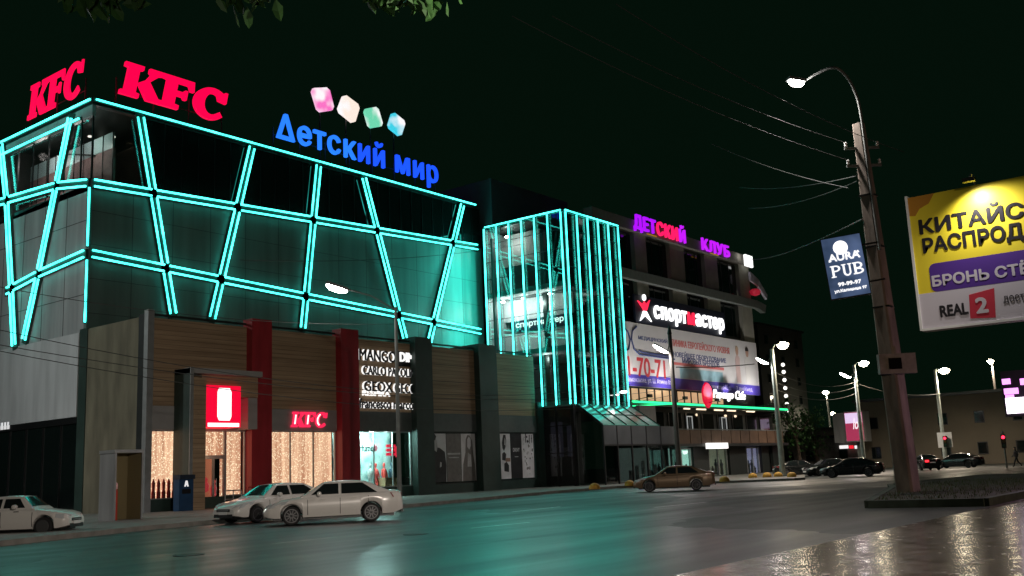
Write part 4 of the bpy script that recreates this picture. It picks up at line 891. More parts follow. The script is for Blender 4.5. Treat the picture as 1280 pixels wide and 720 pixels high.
# ================================================================== FAR BUILDINGS, TREES
FARW = mat('far_wall', (.11, .095, .07), .85, var=.2, scale=.2)
def far_house(name, label, x0, x1, y0, y1, h, wall, nwx, nwy, rows, lit=()):
    t = thing(name, label, 'building', (x0, y0, 0))
    MB().box(x0, x1, y0, y1, 0, h).build('wall', wall, t); MB().box(x0 - .3, x1 + .3, y0 - .3, y1 + .3, h, h + .35).build('roof', DARK, t)
    k = 0
    for r in range(rows):
        z = 1.2 + r * (h - 1) / rows
        for i in range(nwy):                         # windows on the face towards -X
            y = y0 + (y1 - y0) * (i + .5) / nwy; w = MB().box(x0 - .08, x0 - .002, y - .6, y + .6, z, z + 1.5).build('window', BLACK, t)
            MB().box(x0 - .1, x0 - .082, y - .5, y + .5, z + .1, z + 1.4).build('pane', emis('lit_win', (1, .8, .55), .7) if k in lit else GLASSBLK, w); k += 1
        for i in range(nwx):
            x = x0 + (x1 - x0) * (i + .5) / nwx; w = MB().box(x - .6, x + .6, y0 - .08, y0 - .002, z, z + 1.5).build('window', BLACK, t)
            MB().box(x - .5, x + .5, y0 - .1, y0 - .082, z + .1, z + 1.4).build('pane', GLASSBLK, w)
    return t
far_house('street_building', 'long beige two storey building across the junction behind the traffic lights', 134, 150, 21, 47, 8.6, FARW, 4, 6, 2)
far_house('street_building', 'dim low building far right behind the pedestrian', 140, 156, 2, 19.5, 6.6, mat('far_wall_grey', (.07, .07, .06), .85, var=.2), 3, 5, 2)
far_house('street_building', 'small dark house behind the parked dark cars, left of the tall advertising cube', 158, 172, 60, 84, 6, mat('far_wall_dark', (.12, .11, .10), .85, var=.2), 3, 6, 2)
tb = far_house('tower_block', 'dark apartment tower with a vertical string of lit stairwell lamps', 150, 168, 67, 84, 23, mat('tower_dark', (.03, .035, .03), .8), 3, 4, 7)
for py in (456, 465, 475, 485, 495, 505, 513.5):
    p = XP(979 + (py - 456) * .1, py, 149.7); mb = MB().lathe([(.05, -.12), (.3, -.05), (.3, .05), (.05, .12)], (149.6, p.y, p.z), 'x', 10); mb.build('stair_lamp', emis('stair_lamps', (1, .97, .9), 1.8), tb)
for p in ((960, 412), (955, 418)):
    pass
# far shop row with lit fascia under the advertising cube
fs = far_house('street_shop', 'low shop with white, red and amber lit fascia beneath the advertising cube', 136, 144, 47.6, 57, 4.2, mat('far_wall_dark', (.12, .11, .10), .85), 2, 2, 1)
for a, b, c, n in ((1049, 1060, (1, .97, .95), 'white'), (1061, 1066.5, (1, .02, .04), 'red'), (1068, 1077, (.95, .97, 1), 'white'), (1081, 1087, (1, .55, .05), 'amber')):
    p, q = XP(a, 557, 135.5), XP(b, 560.5, 135.5); MB().box(135.5, 135.7, q.y, p.y, min(p.z, q.z), max(p.z, q.z)).build('fascia_light', emis('fascia_' + n, c, 1.0), fs)
# advertising cube
px0, px1 = XP(1054, 515, 130), XP(1078, 518, 130); pz0 = XP(1056, 553, 130).z
ac = thing('advertising_cube', 'lit advertising box with crimson poster and white script on a shop roof across the junction', 'advertisement', (130, px0.y, pz0))
MB().box(130.05, 132.5, px1.y, px0.y, pz0, px0.z).build('casing', GREY, ac)
pm = emis('ad_crimson', (.42, .035, .10), .8)
MB().box(130.0, 130.048, px1.y + .1, px0.y - .1, pz0 + .15, px0.z - .15).build('poster', pm, ac)
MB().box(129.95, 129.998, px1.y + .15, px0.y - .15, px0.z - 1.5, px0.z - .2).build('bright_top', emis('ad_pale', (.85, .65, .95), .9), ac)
mb = MB()
hh = px0.y - px1.y
put_text(mb, 'lov', (129.96, px0.y - hh * .45, pz0 + 1.6), -AY, AZ, -AX, hh * .5, 1.4, .03, .01, .3); mb.build('lettering', emis('ad_white', (1, .9, .95), 1), ac)
q0 = XP(1047, 515, 130.2)
MB().box(130.3, 132.5, px0.y + .01, px0.y + 1.6, pz0, px0.z - .1).build('side_panel', GREY, ac)
MB().box(131, 131.5, (px0.y + px1.y) / 2 - .25, (px0.y + px1.y) / 2 + .25, .0, pz0).build('column', STEEL, ac)
def crown_tree(name, label, x, y, h, rad, seed, n=900, group=None):
    rr = random.Random(seed); t = thing(name, label, 'tree', (x, y, 0), 0, group)
    mb = MB(); mb.path([(0, 0, 0), (.1, .05, h * .3), (.0, .15, h * .55), (.1, 0, h * .8)], [.28, .22, .15, .05], 8)
    cl = []
    for k in range(9):
        a = rr.uniform(0, 6.28); r = rad * rr.uniform(.35, .8); z = h * rr.uniform(.45, .9); e = Vector((r * math.cos(a), r * math.sin(a), z)); cl.append(e)
        mb.path([(0.05, .1, h * rr.uniform(.3, .55)), tuple(e * .5 + Vector((0, 0, h * .25))), tuple(e)], [.1, .07, .03], 6)
    mb.build('trunk', BARK, t, world=False)
    mb = MB()
    for k in range(n):
        c = rr.choice(cl); p = c + Vector((rr.gauss(0, rad * .28), rr.gauss(0, rad * .28), rr.gauss(0, h * .09))); s_ = rr.uniform(.12, .3)
        a = Vector((rr.gauss(0, 1), rr.gauss(0, 1), rr.gauss(0, 1))).normalized(); b = a.orthogonal().normalized(); c2 = a.cross(b)
        mb.add([p - b * s_, p + c2 * s_ * .5, p + b * s_, p - c2 * s_ * .5], [(0, 1, 2, 3)])
    mb.build('crown', LEAF, t, world=False); return t
for i, (px, d, h, lab) in enumerate(((1000, 135, 8.5, 'bushy dark street tree just right of the tall lamp post by the office block'), (1022, 145, 7.5, 'dark rounded street tree behind the two dark cars'))):
    p = DP(px, 580, d); crown_tree('street_tree', lab, p.x, p.y, h, h * .38, 20 + i)

# ================================================================== overhanging tree (trunk out of frame, left)
tt = thing('chestnut_tree', 'leafy twigs of a big tree hanging in at the top edge of the picture', 'tree', (-3.2, 7.2, 0))
def branch_points(): 
    return [(DP(118, -3, 8.2), 22, 13), (DP(152, -8, 8.2), 14, 10), (DP(285, -8, 9.0), 8, 10), (DP(316, -6, 9.0), 10, 9), (DP(470, -5, 9.2), 9, 9), (DP(505, 1, 9.2), 12, 13), (DP(543, -2, 9.4), 10, 10)]
mb = MB(); mb.path([(-3.2, 7.2, 0), (-3.1, 7.2, 2.5), (-2.6, 7.1, 5), (-2.2, 7.2, 8.5)], [.3, .24, .2, .08], 12)
lf = MB(); rr = random.Random(11)
for c, n, sp in branch_points():
    mb.path([(-2.5, 7.1, 5.4 + rr.uniform(0, 1.6)), tuple((Vector((-2.5, 7.1, 6.6)) + c) / 2 + Vector((0, 0, .55))), tuple(c + Vector((0, 0, .12)))], [.06, .035, .012], 6)
    for k in range(n * 2):
        p = c + Vector((rr.gauss(0, .11), rr.gauss(0, .11), rr.uniform(-.02, .2))); L = rr.uniform(.14, .25); w = L * .23
        d = Vector((rr.gauss(0, .8), rr.gauss(0, .8), rr.uniform(-1.5, -.1))).normalized(); s_ = d.cross(Vector((rr.gauss(0, 1), rr.gauss(0, 1), rr.gauss(0, .6)))).normalized(); nn = d.cross(s_) * .02
        lf.add([p, p + d * L * .45 + s_ * w, p + d * L * .8 + s_ * w * .7, p + d * L + nn, p + d * L * .8 - s_ * w * .7, p + d * L * .45 - s_ * w, p + d * L * .55 + nn], [(0, 1, 6), (1, 2, 6), (2, 3, 6), (3, 4, 6), (4, 5, 6), (5, 0, 6)])
mb.build('trunk', BARK, tt); lf.build('leaves', LEAF, tt)

# ================================================================== STREET LAMPS
def head(parent, c, d, L, W_, power, lm, col=(1, .9, .82), aim=None, ang=165, bulge=None):
    bulge = bulge or (.2 if W_ < .45 else .42)
    c, d = Vector(c), Vector(d).normalized(); s_ = d.cross(AZ).normalized(); n = s_.cross(d)
    if n.z < 0: n = -n
    mb = MB(); mb.obox(c + n * .09, d * L / 2, s_ * W_ / 2, n * .06); ho = mb.build('lamp_housing', STEEL, parent)
    mb = MB(); pts = [(math.cos(t) * L * .5, math.sin(t) * W_ * .5) for t in [j * math.pi / 8 for j in range(16)]]
    rr_ = [c + n * .0 - n * h * bulge + (d * a + s_ * b) * k for k, h in ((.55, -.45), (.9, -.2), (1, .1), (.86, .5), (.55, .85), (.2, 1)) for a, b in pts]
    mb.add(rr_, [(i * 16 + j, i * 16 + (j + 1) % 16, i * 16 + 16 + (j + 1) % 16, i * 16 + 16 + j) for i in range(5) for j in range(16)] + [tuple(range(16)), tuple(80 + j for j in range(16))]); mb.build('lens', lm, ho, smooth=True)
    spot('lamp_light', c - n * (bulge + .12), power, col, ang, parent, .25, aim=aim or (c - AZ * 5))
def lamp_post(label, base, top, heads, r0=.16, r1=.09, m=STEEL, collar=True, name='street_lamp'):
    base, top = Vector(base), Vector(top); t = thing(name, label, 'street lamp', base)
    mb = MB(); mb.lathe([(.3, 0), (.3, .12), (r0 + .03, .18)], base, seg=16); mb.build('base_flange', m, t)
    MB().path([base, base.lerp(top, .5), top], [r0, (r0 + r1) / 2, r1], 12).build('pole', m, t, smooth=True)
    for (c, d, L, w, pw, lm, col, frm) in heads:
        c = Vector(c); a = base.lerp(top, frm) if not isinstance(frm, Vector) else frm; dd = Vector(d).normalized()
        e = c - dd * L * .45 + AZ * .1; mid = a.lerp(e, .5) + AZ * .18
        MB().path([a, mid, e], .04, 8).build('arm', m, t)
        head(t, c, d, L, w, pw, lm, col)
    return t
cool, warm = (1, .93, .9), (1, .82, .62)
b = G(500, 634, .15); dist = math.hypot(b.x, b.y)
c = DP(421, 360, dist - .3); c2 = DP(490, 400, dist); 
lamp_post('thin street lamp with long white head in front of the white shop names', b, (b.x, b.y, 9.4), [(c, DP(410, 356, dist) - DP(433, 363.5, dist), 1.05, .42, 420, LAMPW, cool, .985)], .11, .07, STEEL)
b = G(850, 599, .15); dist = math.hypot(b.x, b.y); b = DP(850, 599, 84); b.z = .15
tp = DP(843, 418, 84)
c = DP(826, 436, 83.5)
lamp_post('dark lamp post with one white head in front of the phone number banner', b, (b.x, b.y, tp.z), [(c, DP(816, 430, 84) - DP(836, 441, 84), 1.4, .4, 1500, LAMPW, cool, .93)], .24, .17, mat('dark_pole', (.11, .10, .09), .7, var=.2))
MB().lathe([(.16, 0), (.2, .1), (.02, .9)], (b.x, b.y, tp.z), seg=10).build('finial', DARK, [o for o in bpy.data.objects if o.name.startswith('street_lamp') and o.type == 'EMPTY'][-1])
b = DP(979, 597, 92); b.z = .15; tp = DP(968, 436, 92)
lamp_post('tall pale lamp post with two heads beside the end of the green neon line', b, (b.x, b.y, tp.z), [(DP(953, 451, 92), DP(944, 447, 92) - DP(961, 455, 92), 1.15, .36, 1100, LAMPW, cool, .93), (DP(978.5, 430.5, 92), DP(985, 431, 92) - DP(970, 433, 92), 1.0, .6, 2800, LAMPY, warm, .99)], .26, .17, mat('pale_pole', (.30, .34, .31), .7, var=.15))
b = DP(1081, 586, 118); b.z = .02; tp = DP(1072, 456, 118)
lamp_post('two headed lamp post in front of the crimson advertising cube', b, (b.x, b.y, tp.z), [(DP(1056.5, 469, 118), DP(1048, 466, 118) - DP(1064, 473, 118), 1.3, .42, 2600, LAMPW, cool, .9), (DP(1079.5, 453.5, 118), DP(1085, 454, 118) - DP(1072, 455.5, 118), 1.1, .6, 3600, LAMPY, warm, .99)], .24, .15, mat('pale_pole', (.30, .34, .31), .7))
b = DP(1042, 578, 175); b.z = .02; tp = DP(1034, 492, 175)
lamp_post('distant single lamp post left of the advertising cube', b, (b.x, b.y, tp.z), [(DP(1032, 490, 175), DP(1028, 491, 175) - DP(1036, 491, 175), 1.0, .7, 5200, LAMPY, warm, .99)], .2, .14)
t = b.copy(); p = DP(1041, 516.5, 172)
lamp_post('faint low lamp on a short post, just left of the advertising cube', (p.x, p.y, .02), (p.x, p.y, p.z + .2), [(p, (1, 0, 0), .8, .6, 900, LAMPY, warm, .99)], .14, .1)
b = DP(1183, 583, 124); b.z = .02; tp = DP(1172, 462, 124)
lamp_post('lamp post with one round head, right of the big concrete pole', b, (b.x, b.y, tp.z), [(DP(1180, 462.5, 124), DP(1187, 463, 124) - DP(1173, 464, 124), 1.2, .7, 4500, LAMPY, warm, .99)], .24, .15, mat('pale_pole', (.30, .34, .31), .7))
p = DP(1238, 451, 150); b = Vector((p.x + .6, p.y, .02))
lamp_post('far lamp post at the right, above the pink display', b, (b.x, b.y, p.z), [(p, (-1, .2, 0), 1.2, .7, 5200, LAMPY, warm, .99)], .2, .14, mat('dark_pole', (.11, .10, .09), .7))
# presumed street lamp, unseen beyond the left edge, added to light the side wall
lamp_post('added lamp post, unseen beyond the left edge, beside the side wall of the mall', (15.5, 56, .15), (15.5, 56, 11.5), [((16.5, 56, 11.6), (1, 0, 0), 1.05, .34, 2500, LAMPW, cool, .985)], .14, .09)
point('unseen_wall_fill', (14.5, 60, 14.5), 3600, (.93, 1, .97), .4)  # bare point fill, added to brighten the upper side wall
# unseen fill light added behind the camera to brighten the cars and ground floor
spot('unseen_front_fill', (5, -4, 7.5), 14500, (1, .88, .76), 66, None, .35, aim=(29, 33, -1.5), blend=1)
point('unseen_warm_fill', (31, -1.5, 4.2), 700, (1, .66, .46), .5)  # warm fill added out of view for the concrete pole and plaza
point('unseen_leaf_fill', (.5, 2.2, 3.2), 130, (1, .92, .75), .3)  # fill added out of view so the overhanging leaves show green
# lamp over the billboard
# concrete pole near the right
cp0 = Vector((37.6, 11.6, .2)); tip = XP(1073, 155, 37.6); tip = Vector((37.6, tip.y, tip.z))
cp = thing('concrete_pole', 'thick weathered concrete pole on the traffic island with a curved lamp arm', 'utility pole', cp0)
def sqpole(p, q, w0, w1, mb, rot):
    p, q = Vector(p), Vector(q); a = (q - p).normalized(); b = Matrix.Rotation(rot, 3, 'Z') @ AX; b = (b - a * b.dot(a)).normalized(); c = a.cross(b); ch = .22
    ring = []
    for pt, w in ((p, w0), (p.lerp(q, .33), w0 * .9 + w1 * .1), (p.lerp(q, .66), w0 * .5 + w1 * .5), (q, w1)):
        h = w / 2; k = h * (1 - ch)
        ring.append([pt + b * i + c * j for i, j in ((h, -k), (h, k), (k, h), (-k, h), (-h, k), (-h, -k), (-k, -h), (k, -h))])
    vs = [v for r in ring for v in r]; fs = [(i * 8 + j, i * 8 + (j + 1) % 8, i * 8 + 8 + (j + 1) % 8, i * 8 + 8 + j) for i in range(3) for j in range(8)]
    mb.add(vs, fs + [tuple(reversed(range(8))), tuple(24 + j for j in range(8))])
mb = MB(); sqpole(cp0, tip, .66, .36, mb, math.radians(-12)); mb.build('pole', CONC, cp)
ax = tip - cp0
def cpt(z): return cp0 + ax * ((z - cp0.z) / ax.z)
for z in (4.4, 6.9, 9.2, 11.2):
    c = cpt(z); MB().obox(c, AX * (.375 - z * .009), AY * (.375 - z * .009), AZ * .03).build('steel_band', DARK, cp)
LV = RT                                             # sideways as the street sees it
c = cpt(4.75)
MB().obox(c - FW * .55, LV * .66, UP * .36, FW * .12).build('cable_box', mat('grey_box', (.26, .24, .22), .7, var=.3), cp)
MB().obox(c - FW * .69 - LV * .1, LV * .22, UP * .2, FW * .02).build('box_opening', mat('hole', (.005, .005, .005), .95, spec=.1), cp)
for z in (12.4, 13.1):
    c = cpt(z); MB().obox(c, LV * .66, FW * .045, UP * .045).build('cross_bar', STEEL, cp)
    for k in (-.6, .6): MB().lathe([(.03, 0), (.065, .05), (.04, .1), (.065, .15), (.03, .2)], c + LV * k + UP * .06, seg=10).build('insulator', WHITE, cp)
c = cpt(13.5)
hp = XP(1000, 106, 37.6)
hp = Vector((37.2, hp.y, hp.z)); d_ = (hp - c); tp = cpt(12.0) - FW * .4
up1 = cpt(14.3) - FW * .38
pts = [cpt(9.0) - FW * .42, cpt(12.0) - FW * .38, up1, up1 + AZ * .9 + LV * -.12, up1 + AZ * 1.65 - LV * .45, up1 + AZ * 1.95 - LV * .95, hp + LV * .42 + AZ * .08]
def smooth(ps, k=6):
    out = []
    for i in range(len(ps) - 1):
        p0_, p1_, p2_, p3_ = ps[max(i - 1, 0)], ps[i], ps[i + 1], ps[min(i + 2, len(ps) - 1)]
        for j in range(k):
            t_ = j / k; out.append(.5 * ((2 * p1_) + (p2_ - p0_) * t_ + (2 * p0_ - 5 * p1_ + 4 * p2_ - p3_) * t_ * t_ + (3 * p1_ - p0_ - 3 * p2_ + p3_) * t_ ** 3))
    return out + [ps[-1]]
MB().path(smooth([Vector(q) for q in pts]), .055, 8).build('lamp_arm', STEEL, cp, smooth=True)
head(cp, hp, -LV + AZ * .08 - FW * .3, .72, .32, 2600, LAMPW, (1, .9, .86))
# pub sign
q = [(1027, 299), (1077.5, 290), (1087, 367), (1036.5, 375.5)]
dS = 38.4
pp = [DP(x, y, dS) for x, y in q]
cen = sum(pp, Vector()) / 4; su = ((pp[1] - pp[0]) + (pp[2] - pp[3])).normalized(); sv = ((pp[0] - pp[3]) + (pp[1] - pp[2])); sv = (sv - su * sv.dot(su)).normalized(); sn = su.cross(sv)
if sn.dot(-fwd) < 0: sn = -sn
sw = ((pp[1] - pp[0]).length + (pp[2] - pp[3]).length) / 2; sh = ((pp[0] - pp[3]).length + (pp[1] - pp[2]).length) / 2
ps = thing('pub_sign', 'blue lit hanging sign with white moon and PUB lettering on the concrete pole', 'sign', cen)
MB().obox(cen - sn * .12, su * sw / 2, sv * sh / 2, sn * .10).build('casing', DARK, ps)
pb = bpy.data.materials.new('pub_blue'); pb.use_nodes = True
def fill_pub():
    nt = pb.node_tree; b = nt.nodes['Principled BSDF']; tc = nt.nodes.new('ShaderNodeTexCoord'); n = nt.nodes.new('ShaderNodeTexNoise'); n.inputs['Scale'].default_value = 1.1
    rp = nt.nodes.new('ShaderNodeValToRGB'); e = rp.color_ramp.elements; e[0].position, e[1].position = .35, .7; e[0].color = (.035, .065, .13, 1); e[1].color = (.14, .21, .40, 1)
    nt.links.new(tc.outputs['Object'], n.inputs['Vector']); nt.links.new(n.outputs['Fac'], rp.inputs[0]); nt.links.new(rp.outputs[0], b.inputs['Emission Color']); b.inputs['Emission Strength'].default_value = .6; b.inputs['Base Color'].default_value = (.03, .05, .10, 1)
fill_pub()
MB().obox(cen - sn * .01, su * (sw / 2 - .03), sv * (sh / 2 - .03), sn * .008).build('lit_face', pb, ps)
o_ = cen - su * sw / 2 - sv * sh / 2 + sn * .004
def sp(a, b): return o_ + su * (a * sw) + sv * (b * sh)
mb = MB(); mb.prism(arcpts(0, 0, .26, .26, 0, 352, 28), sp(.46, .81), su, sv, sn, .02); mb.build('moon', SIGNW, ps)
PW2 = emis('pub_white', (1, 1, 1), 1.15)
mb = MB(); put_text(mb, 'AURA', sp(.12, .60), su, sv, sn, sw * .78, sh * .125, .03, .03); 
for fx in (.15, .86): mb.prism([(-.05, 0), (.05, .02), (.02, .10), (-.04, .08)], sp(fx, .60 + .08 * (fx > .5)), su, sv, sn, .034)
mb.build('lettering', PW2, ps)
def serif(mb, s, x, y, w, h):                       # slab serif capitals P U B
    L = lambda a, b: (a * w, b * h)
    def pr(pl, k): mb.prism([L(*p) for p in pl], sp(x, y), su, sv, sn, .02 + .003 * k)
    if s in 'PB':
        pr([(.12, 0), (.34, 0), (.34, 1), (.12, 1)], 0); pr([(0, 0), (.48, 0), (.48, .08), (0, .08)], 1); pr([(0, .92), (.4, .92), (.4, 1), (0, 1)], 1)
        def bowl(cy, ry, rx, k):
            pr([(.34, cy + ry - .1), (.34, cy + ry)] + arcpts(.5, cy, rx, ry, 90, -90, 12) + [(.34, cy - ry), (.34, cy - ry + .1)] + list(reversed(arcpts(.5, cy, rx - .2, ry - .1, 90, -90, 12))), k)
        bowl(.73, .27, .46, 2)
        if s == 'B': bowl(.25, .25, .52, 3)
    else:
        pr([(.14, .3), (.14, 1), (.34, 1), (.34, .3)] + arcpts(.54, .3, .2, .2, 180, 360, 10) + [(.74, 1), (.9, 1), (.9, .3)] + list(reversed(arcpts(.52, .32, .38, .34, 180, 360, 14))), 0)
        pr([(.02, .93), (.46, .93), (.46, 1), (.02, 1)], 1); pr([(.62, .93), (1.0, .93), (1.0, 1), (.62, 1)], 1)
mb = MB(); w_ = sw * .255; h_ = sh * .19
serif(mb, 'P', .12, .345, w_, h_); serif(mb, 'U', .39, .345, w_, h_); serif(mb, 'B', .665, .345, w_, h_); mb.build('pub_lettering', PW2, ps)
mb = MB(); put_text(mb, '99-99-97', sp(.24, .19), su, sv, sn, sw * .57, sh * .065, .02, .04); put_text(mb, 'ул.Калинина 97', sp(.12, .085), su, sv, sn, sw * .8, sh * .062, .02, .04); mb.build('small_lettering', PW2, ps)
for f in (.2, .8):
    p = sp(1.0, f) - sn * .1; MB().bar(p, p + su * .55, .06, .06).build('bracket', DARK, ps)
# flood-lit yellow billboard
BX = 22.0; by0, by1 = 6.12, .12; z0, z1 = 4.10, 6.95
pl_ = thing('sale_billboard', 'yellow billboard with black sale lettering and a purple band, lit from above', 'billboard', (BX, by0, z0))
YEL = mat('poster_yellow', (.82, .66, .03), .5, var=.06, scale=.5); PUR = mat('poster_purple', (.085, .03, .26), .45); LG = mat('poster_lightgrey', (.60, .56, .62), .5)
MB().box(BX, BX + .25, by1, by0, z0, z1).build('panel', YEL, pl_)
MB().box(BX - .03, BX + .28, by0, by0 + .05, z0 - .04, z1 + .04).build('frame', WHITE, pl_); 
MB().box(BX - .03, BX + .28, by1, by0, z0 - .05, z0).build('frame', WHITE, pl_)
MB().box(BX - .006, BX - .0, by1, by0, z0, z0 + .74).build('grey_strip', LG, pl_)
def rr_rect(w, h, r): return [(r + r * math.cos(t), r + r * math.sin(t)) if False else p for p in arcpts(w - r, r, r, r, -90, 0, 5) + arcpts(w - r, h - r, r, r, 0, 90, 5) + arcpts(r, h - r, r, r, 90, 180, 5) + arcpts(r, r, r, r, 180, 270, 5)]
mb = MB(); ba, bb_ = XP(1162, 366, BX), XP(1157, 331, BX); mb.prism(rr_rect(5.6, bb_.z - ba.z, .12), (BX, by0 - .27, ba.z), -AY, AZ, -AX, .008); mb.build('purple_band', PUR, pl_)
mb = MB(); mb.prism([(0, .3), (0, .7), (.55, .7), (.42, .5), (.22, .42), (.12, .28)], (BX, by0, z1 - .7), -AY, AZ, -AX, .006); mb.build('orange_corner', mat('poster_orange', (.5, .22, .02), .5), pl_)
BLK = mat('poster_ink', (.02, .018, .022), .4)
def bt(s, y, z, w, h, m, bold=.03, k=0):
    mb = MB(); put_text(mb, s, (BX - .009 - k, by0 - y, z0 + z), -AY, AZ, -AX, w, h, .006, bold); mb.build('lettering', m, pl_)
def bpx(t_, x0, ybase, x1, h, m, bold=.03, k=0, full=1.0):
    p, q = XP(x0, ybase, BX), XP(x1, ybase, BX); bt(t_, by0 - p.y, p.z - z0, (p.y - q.y) * full, h, m, bold, k)
bpx('КИТАЙСКАЯ', 1150, 294, 1271, .42, BLK, .035, 0, 1.62); bpx('РАСПРОДАЖА', 1155, 321, 1268, .40, BLK, .035, 0, 1.66)
bpx('БРОНЬ СТЁКОЛ', 1166, 359, 1233, .30, LG, .035, 0, 2.5)
bpx('REAL', 1176, 397, 1212, .25, BLK, .04, .002)
rp_ = XP(1213, 397, BX); rq_ = XP(1237, 396, BX)
mb = MB(); mb.prism([(0, .04), (.48, 0), (.52, .60), (.03, .53)], (BX - .006, rp_.y, rp_.z - .06), -AY, AZ, -AX, .008); mb.build('red_plate', mat('poster_red', (.55, .03, .06), .5), pl_)
bt('2', by0 - rp_.y + .13, rp_.z - z0 + .06, .24, .33, LG, .035, .008)
bpx('ДОСТАВКА', 1255, 380, 1281, .16, BLK, .010, .002, 2.0)
MB().box(BX + .3, BX + .75, 3.0, 3.5, 0, z1 - .2).build('column', mat('billboard_column', (.28, .18, .11), .8, var=.3), pl_)
MB().box(BX + .252, BX + .3, 3.1, 3.4, z0 + .2, z1 - .1).build('back_rail', DARK, pl_)
p = Vector((BX - .9, by0 - 2.1, z1 + .42))
lp_ = XP(1211, 225, BX - .45)
for yy in (lp_.y, lp_.y - 2.6):  # only the first flood lamp is known, the second is added
    MB().path([(BX + .1, yy, z1), (BX - .2, yy, z1 + .2), (BX - .4, yy, lp_.z + .03)], .02, 6).build('lamp_arm', STEEL, pl_)
    MB().obox((BX - .45, yy, lp_.z), AX * .07, AY * .12, AZ * .04).build('real_or_added_lamp', DARK, pl_)
    spot('flood_light', (BX - .45, yy, lp_.z - .07), 210, (1, .95, .9), 150, pl_, .06, aim=(BX - .1, yy - .3, z1 - 1.3), blend=.9)
# pink LED display
LX = 40.0
ls = thing('led_display', 'overexposed pink and white LED display at the right edge, below the yellow billboard', 'display', (LX, 8.2, 2))
pk = emis('led_white', (1, .86, 1), 4); pk2 = emis('led_pink', (.95, .35, 1), 1.6)
def ledq(x0, y0, x1, y1, m, k=0):
    a, b_ = XP(x0, y0, LX), XP(x1, y1, LX); MB().box(LX - .06 - k, LX - k, b_.y, a.y, b_.z, a.z).build('led_block', m, ls)
a, b_ = XP(1250, 468, LX), XP(1330, 517, LX); MB().box(LX + .01, LX + .3, b_.y, a.y, 2.7, a.z + .1).build('casing', BLACK, ls)
for q in ((1252.5, 474, 1263.5, 480), (1275, 473.5, 1292, 480), (1255, 486, 1273.5, 492), (1257, 494, 1268, 498)): ledq(*q, pk2)
ledq(1257, 498, 1326, 513, pk, .002)
mb = MB().box(LX + .05, LX + .25, 6.2, 6.45, 0, 2.7); mb.build('post', DARK, ls); mb = MB().box(LX + .05, LX + .25, 5.0, 5.25, 0, 2.7); mb.build('post', DARK, ls)
point('display_glow', (LX - 1.0, 7.0, 3.1), 75, (1, .45, 1), .5, ls)
# the added warm fill further up brightens the pole from the right
# ================================================================== STREET FURNITURE
kz = .15
p = G(141, 651, kz); q = G(178, 648, kz)
bt_ = thing('grey_booth', 'narrow grey open booth with a pale frame beside the dark side wall', 'booth', p)
a = YP(143, 650, p.y); hgt = 2.95
w0, w1 = p.x, YP(177, 650, p.y).x
yB = p.y + 1.2
MB().box(w0, w0 + .06, p.y, yB, kz, kz + hgt).build('side_panel', GREY, bt_)
MB().box(w1 - .06, w1, p.y, yB, kz, kz + hgt).build('side_panel', mat('booth_tan', (.25, .2, .1), .7), bt_)
MB().box(w0 + .06, w1 - .06, yB - .05, yB, kz, kz + hgt).build('back_panel', mat('booth_tan', (.25, .2, .1), .7), bt_)
MB().box(w0 - .03, w1 + .03, p.y - .05, yB + .03, kz + hgt, kz + hgt + .14).build('roof', ALU, bt_)
wf = w0 + (w1 - w0) * .02
for x in (w0, w1 - .08): MB().box(x, x + .08, p.y - .06, p.y - .002, kz, kz + hgt).build('frame', ALU, bt_)
pr = thing('red_post', 'slim red post with a pale pink cap standing inside the grey booth', 'post', (w0 + .32, p.y + .5, kz))
MB().lathe([(.16, 0), (.16, 1.25), (.13, 1.35)], (0, 0, 0), seg=16).build('body', mat('post_red', (.5, .05, .03), .5), pr, world=False, smooth=True)
MB().lathe([(.14, 1.36), (.16, 1.4), (.15, 1.6), (.05, 1.72)], (0, 0, 0), seg=16).build('cap', mat('cap_pink', (.8, .45, .45), .5), pr, world=False, smooth=True)
p = G(219, 643, kz); p = Vector((xl - 1.15, pyf - .3, kz))
at = thing('payment_terminal', 'blue upright terminal cabinet with a small white emblem, against the portal side', 'terminal', (xl - 1.0, pyf - .25, kz))
MB().box(0, .92, 0, .55, 0, 1.75).build('cabinet', mat('terminal_blue', (.015, .055, .13), .4, var=.1), at, world=False)
MB().box(-.03, .95, -.12, .58, 1.75, 2.0).build('hood', mat('terminal_dark', (.02, .03, .05), .4), at, world=False)
mb = MB(); mb.prism([(-.14, -.16), (-.05, -.16), (0, -.05), (.05, -.16), (.14, -.16), (.06, .17), (-.06, .17)], (.46, -.004, 1.5), AX, AZ, -AY, .01); mb.build('emblem', emis('emblem_white', (1, 1, 1), .7), at, world=False)
MB().box(.18, .74, -.02, -.001, .95, 1.2).build('screen', BLACK, at, world=False)
def railing(label, x0, x1, y, m, h=.9):
    t = thing('entrance_railing', label, 'railing', (x0, y, kz)); L = x1 - x0
    MB().path([(0, 0, h), (L, 0, h)], .035, 8).build('top_rail', m, t, world=False); MB().path([(0, 0, h * .5), (L, 0, h * .5)], .025, 8).build('middle_rail', m, t, world=False)
    for x in (0, L * .5, L): MB().path([(x, 0, 0), (x, 0, h)], .03, 8).build('post', m, t, world=False)
railing('low grey railing in front of the lit entrance door', dx0 + .35, dx0 + 1.5, pyf - .1, ALU, 1.0); railing('red railing below the curtained window right of the entrance door', dx1 + .4, xr - .1, pyf - .1, mat('rail_red', (.4, .03, .03), .5), 1.15)
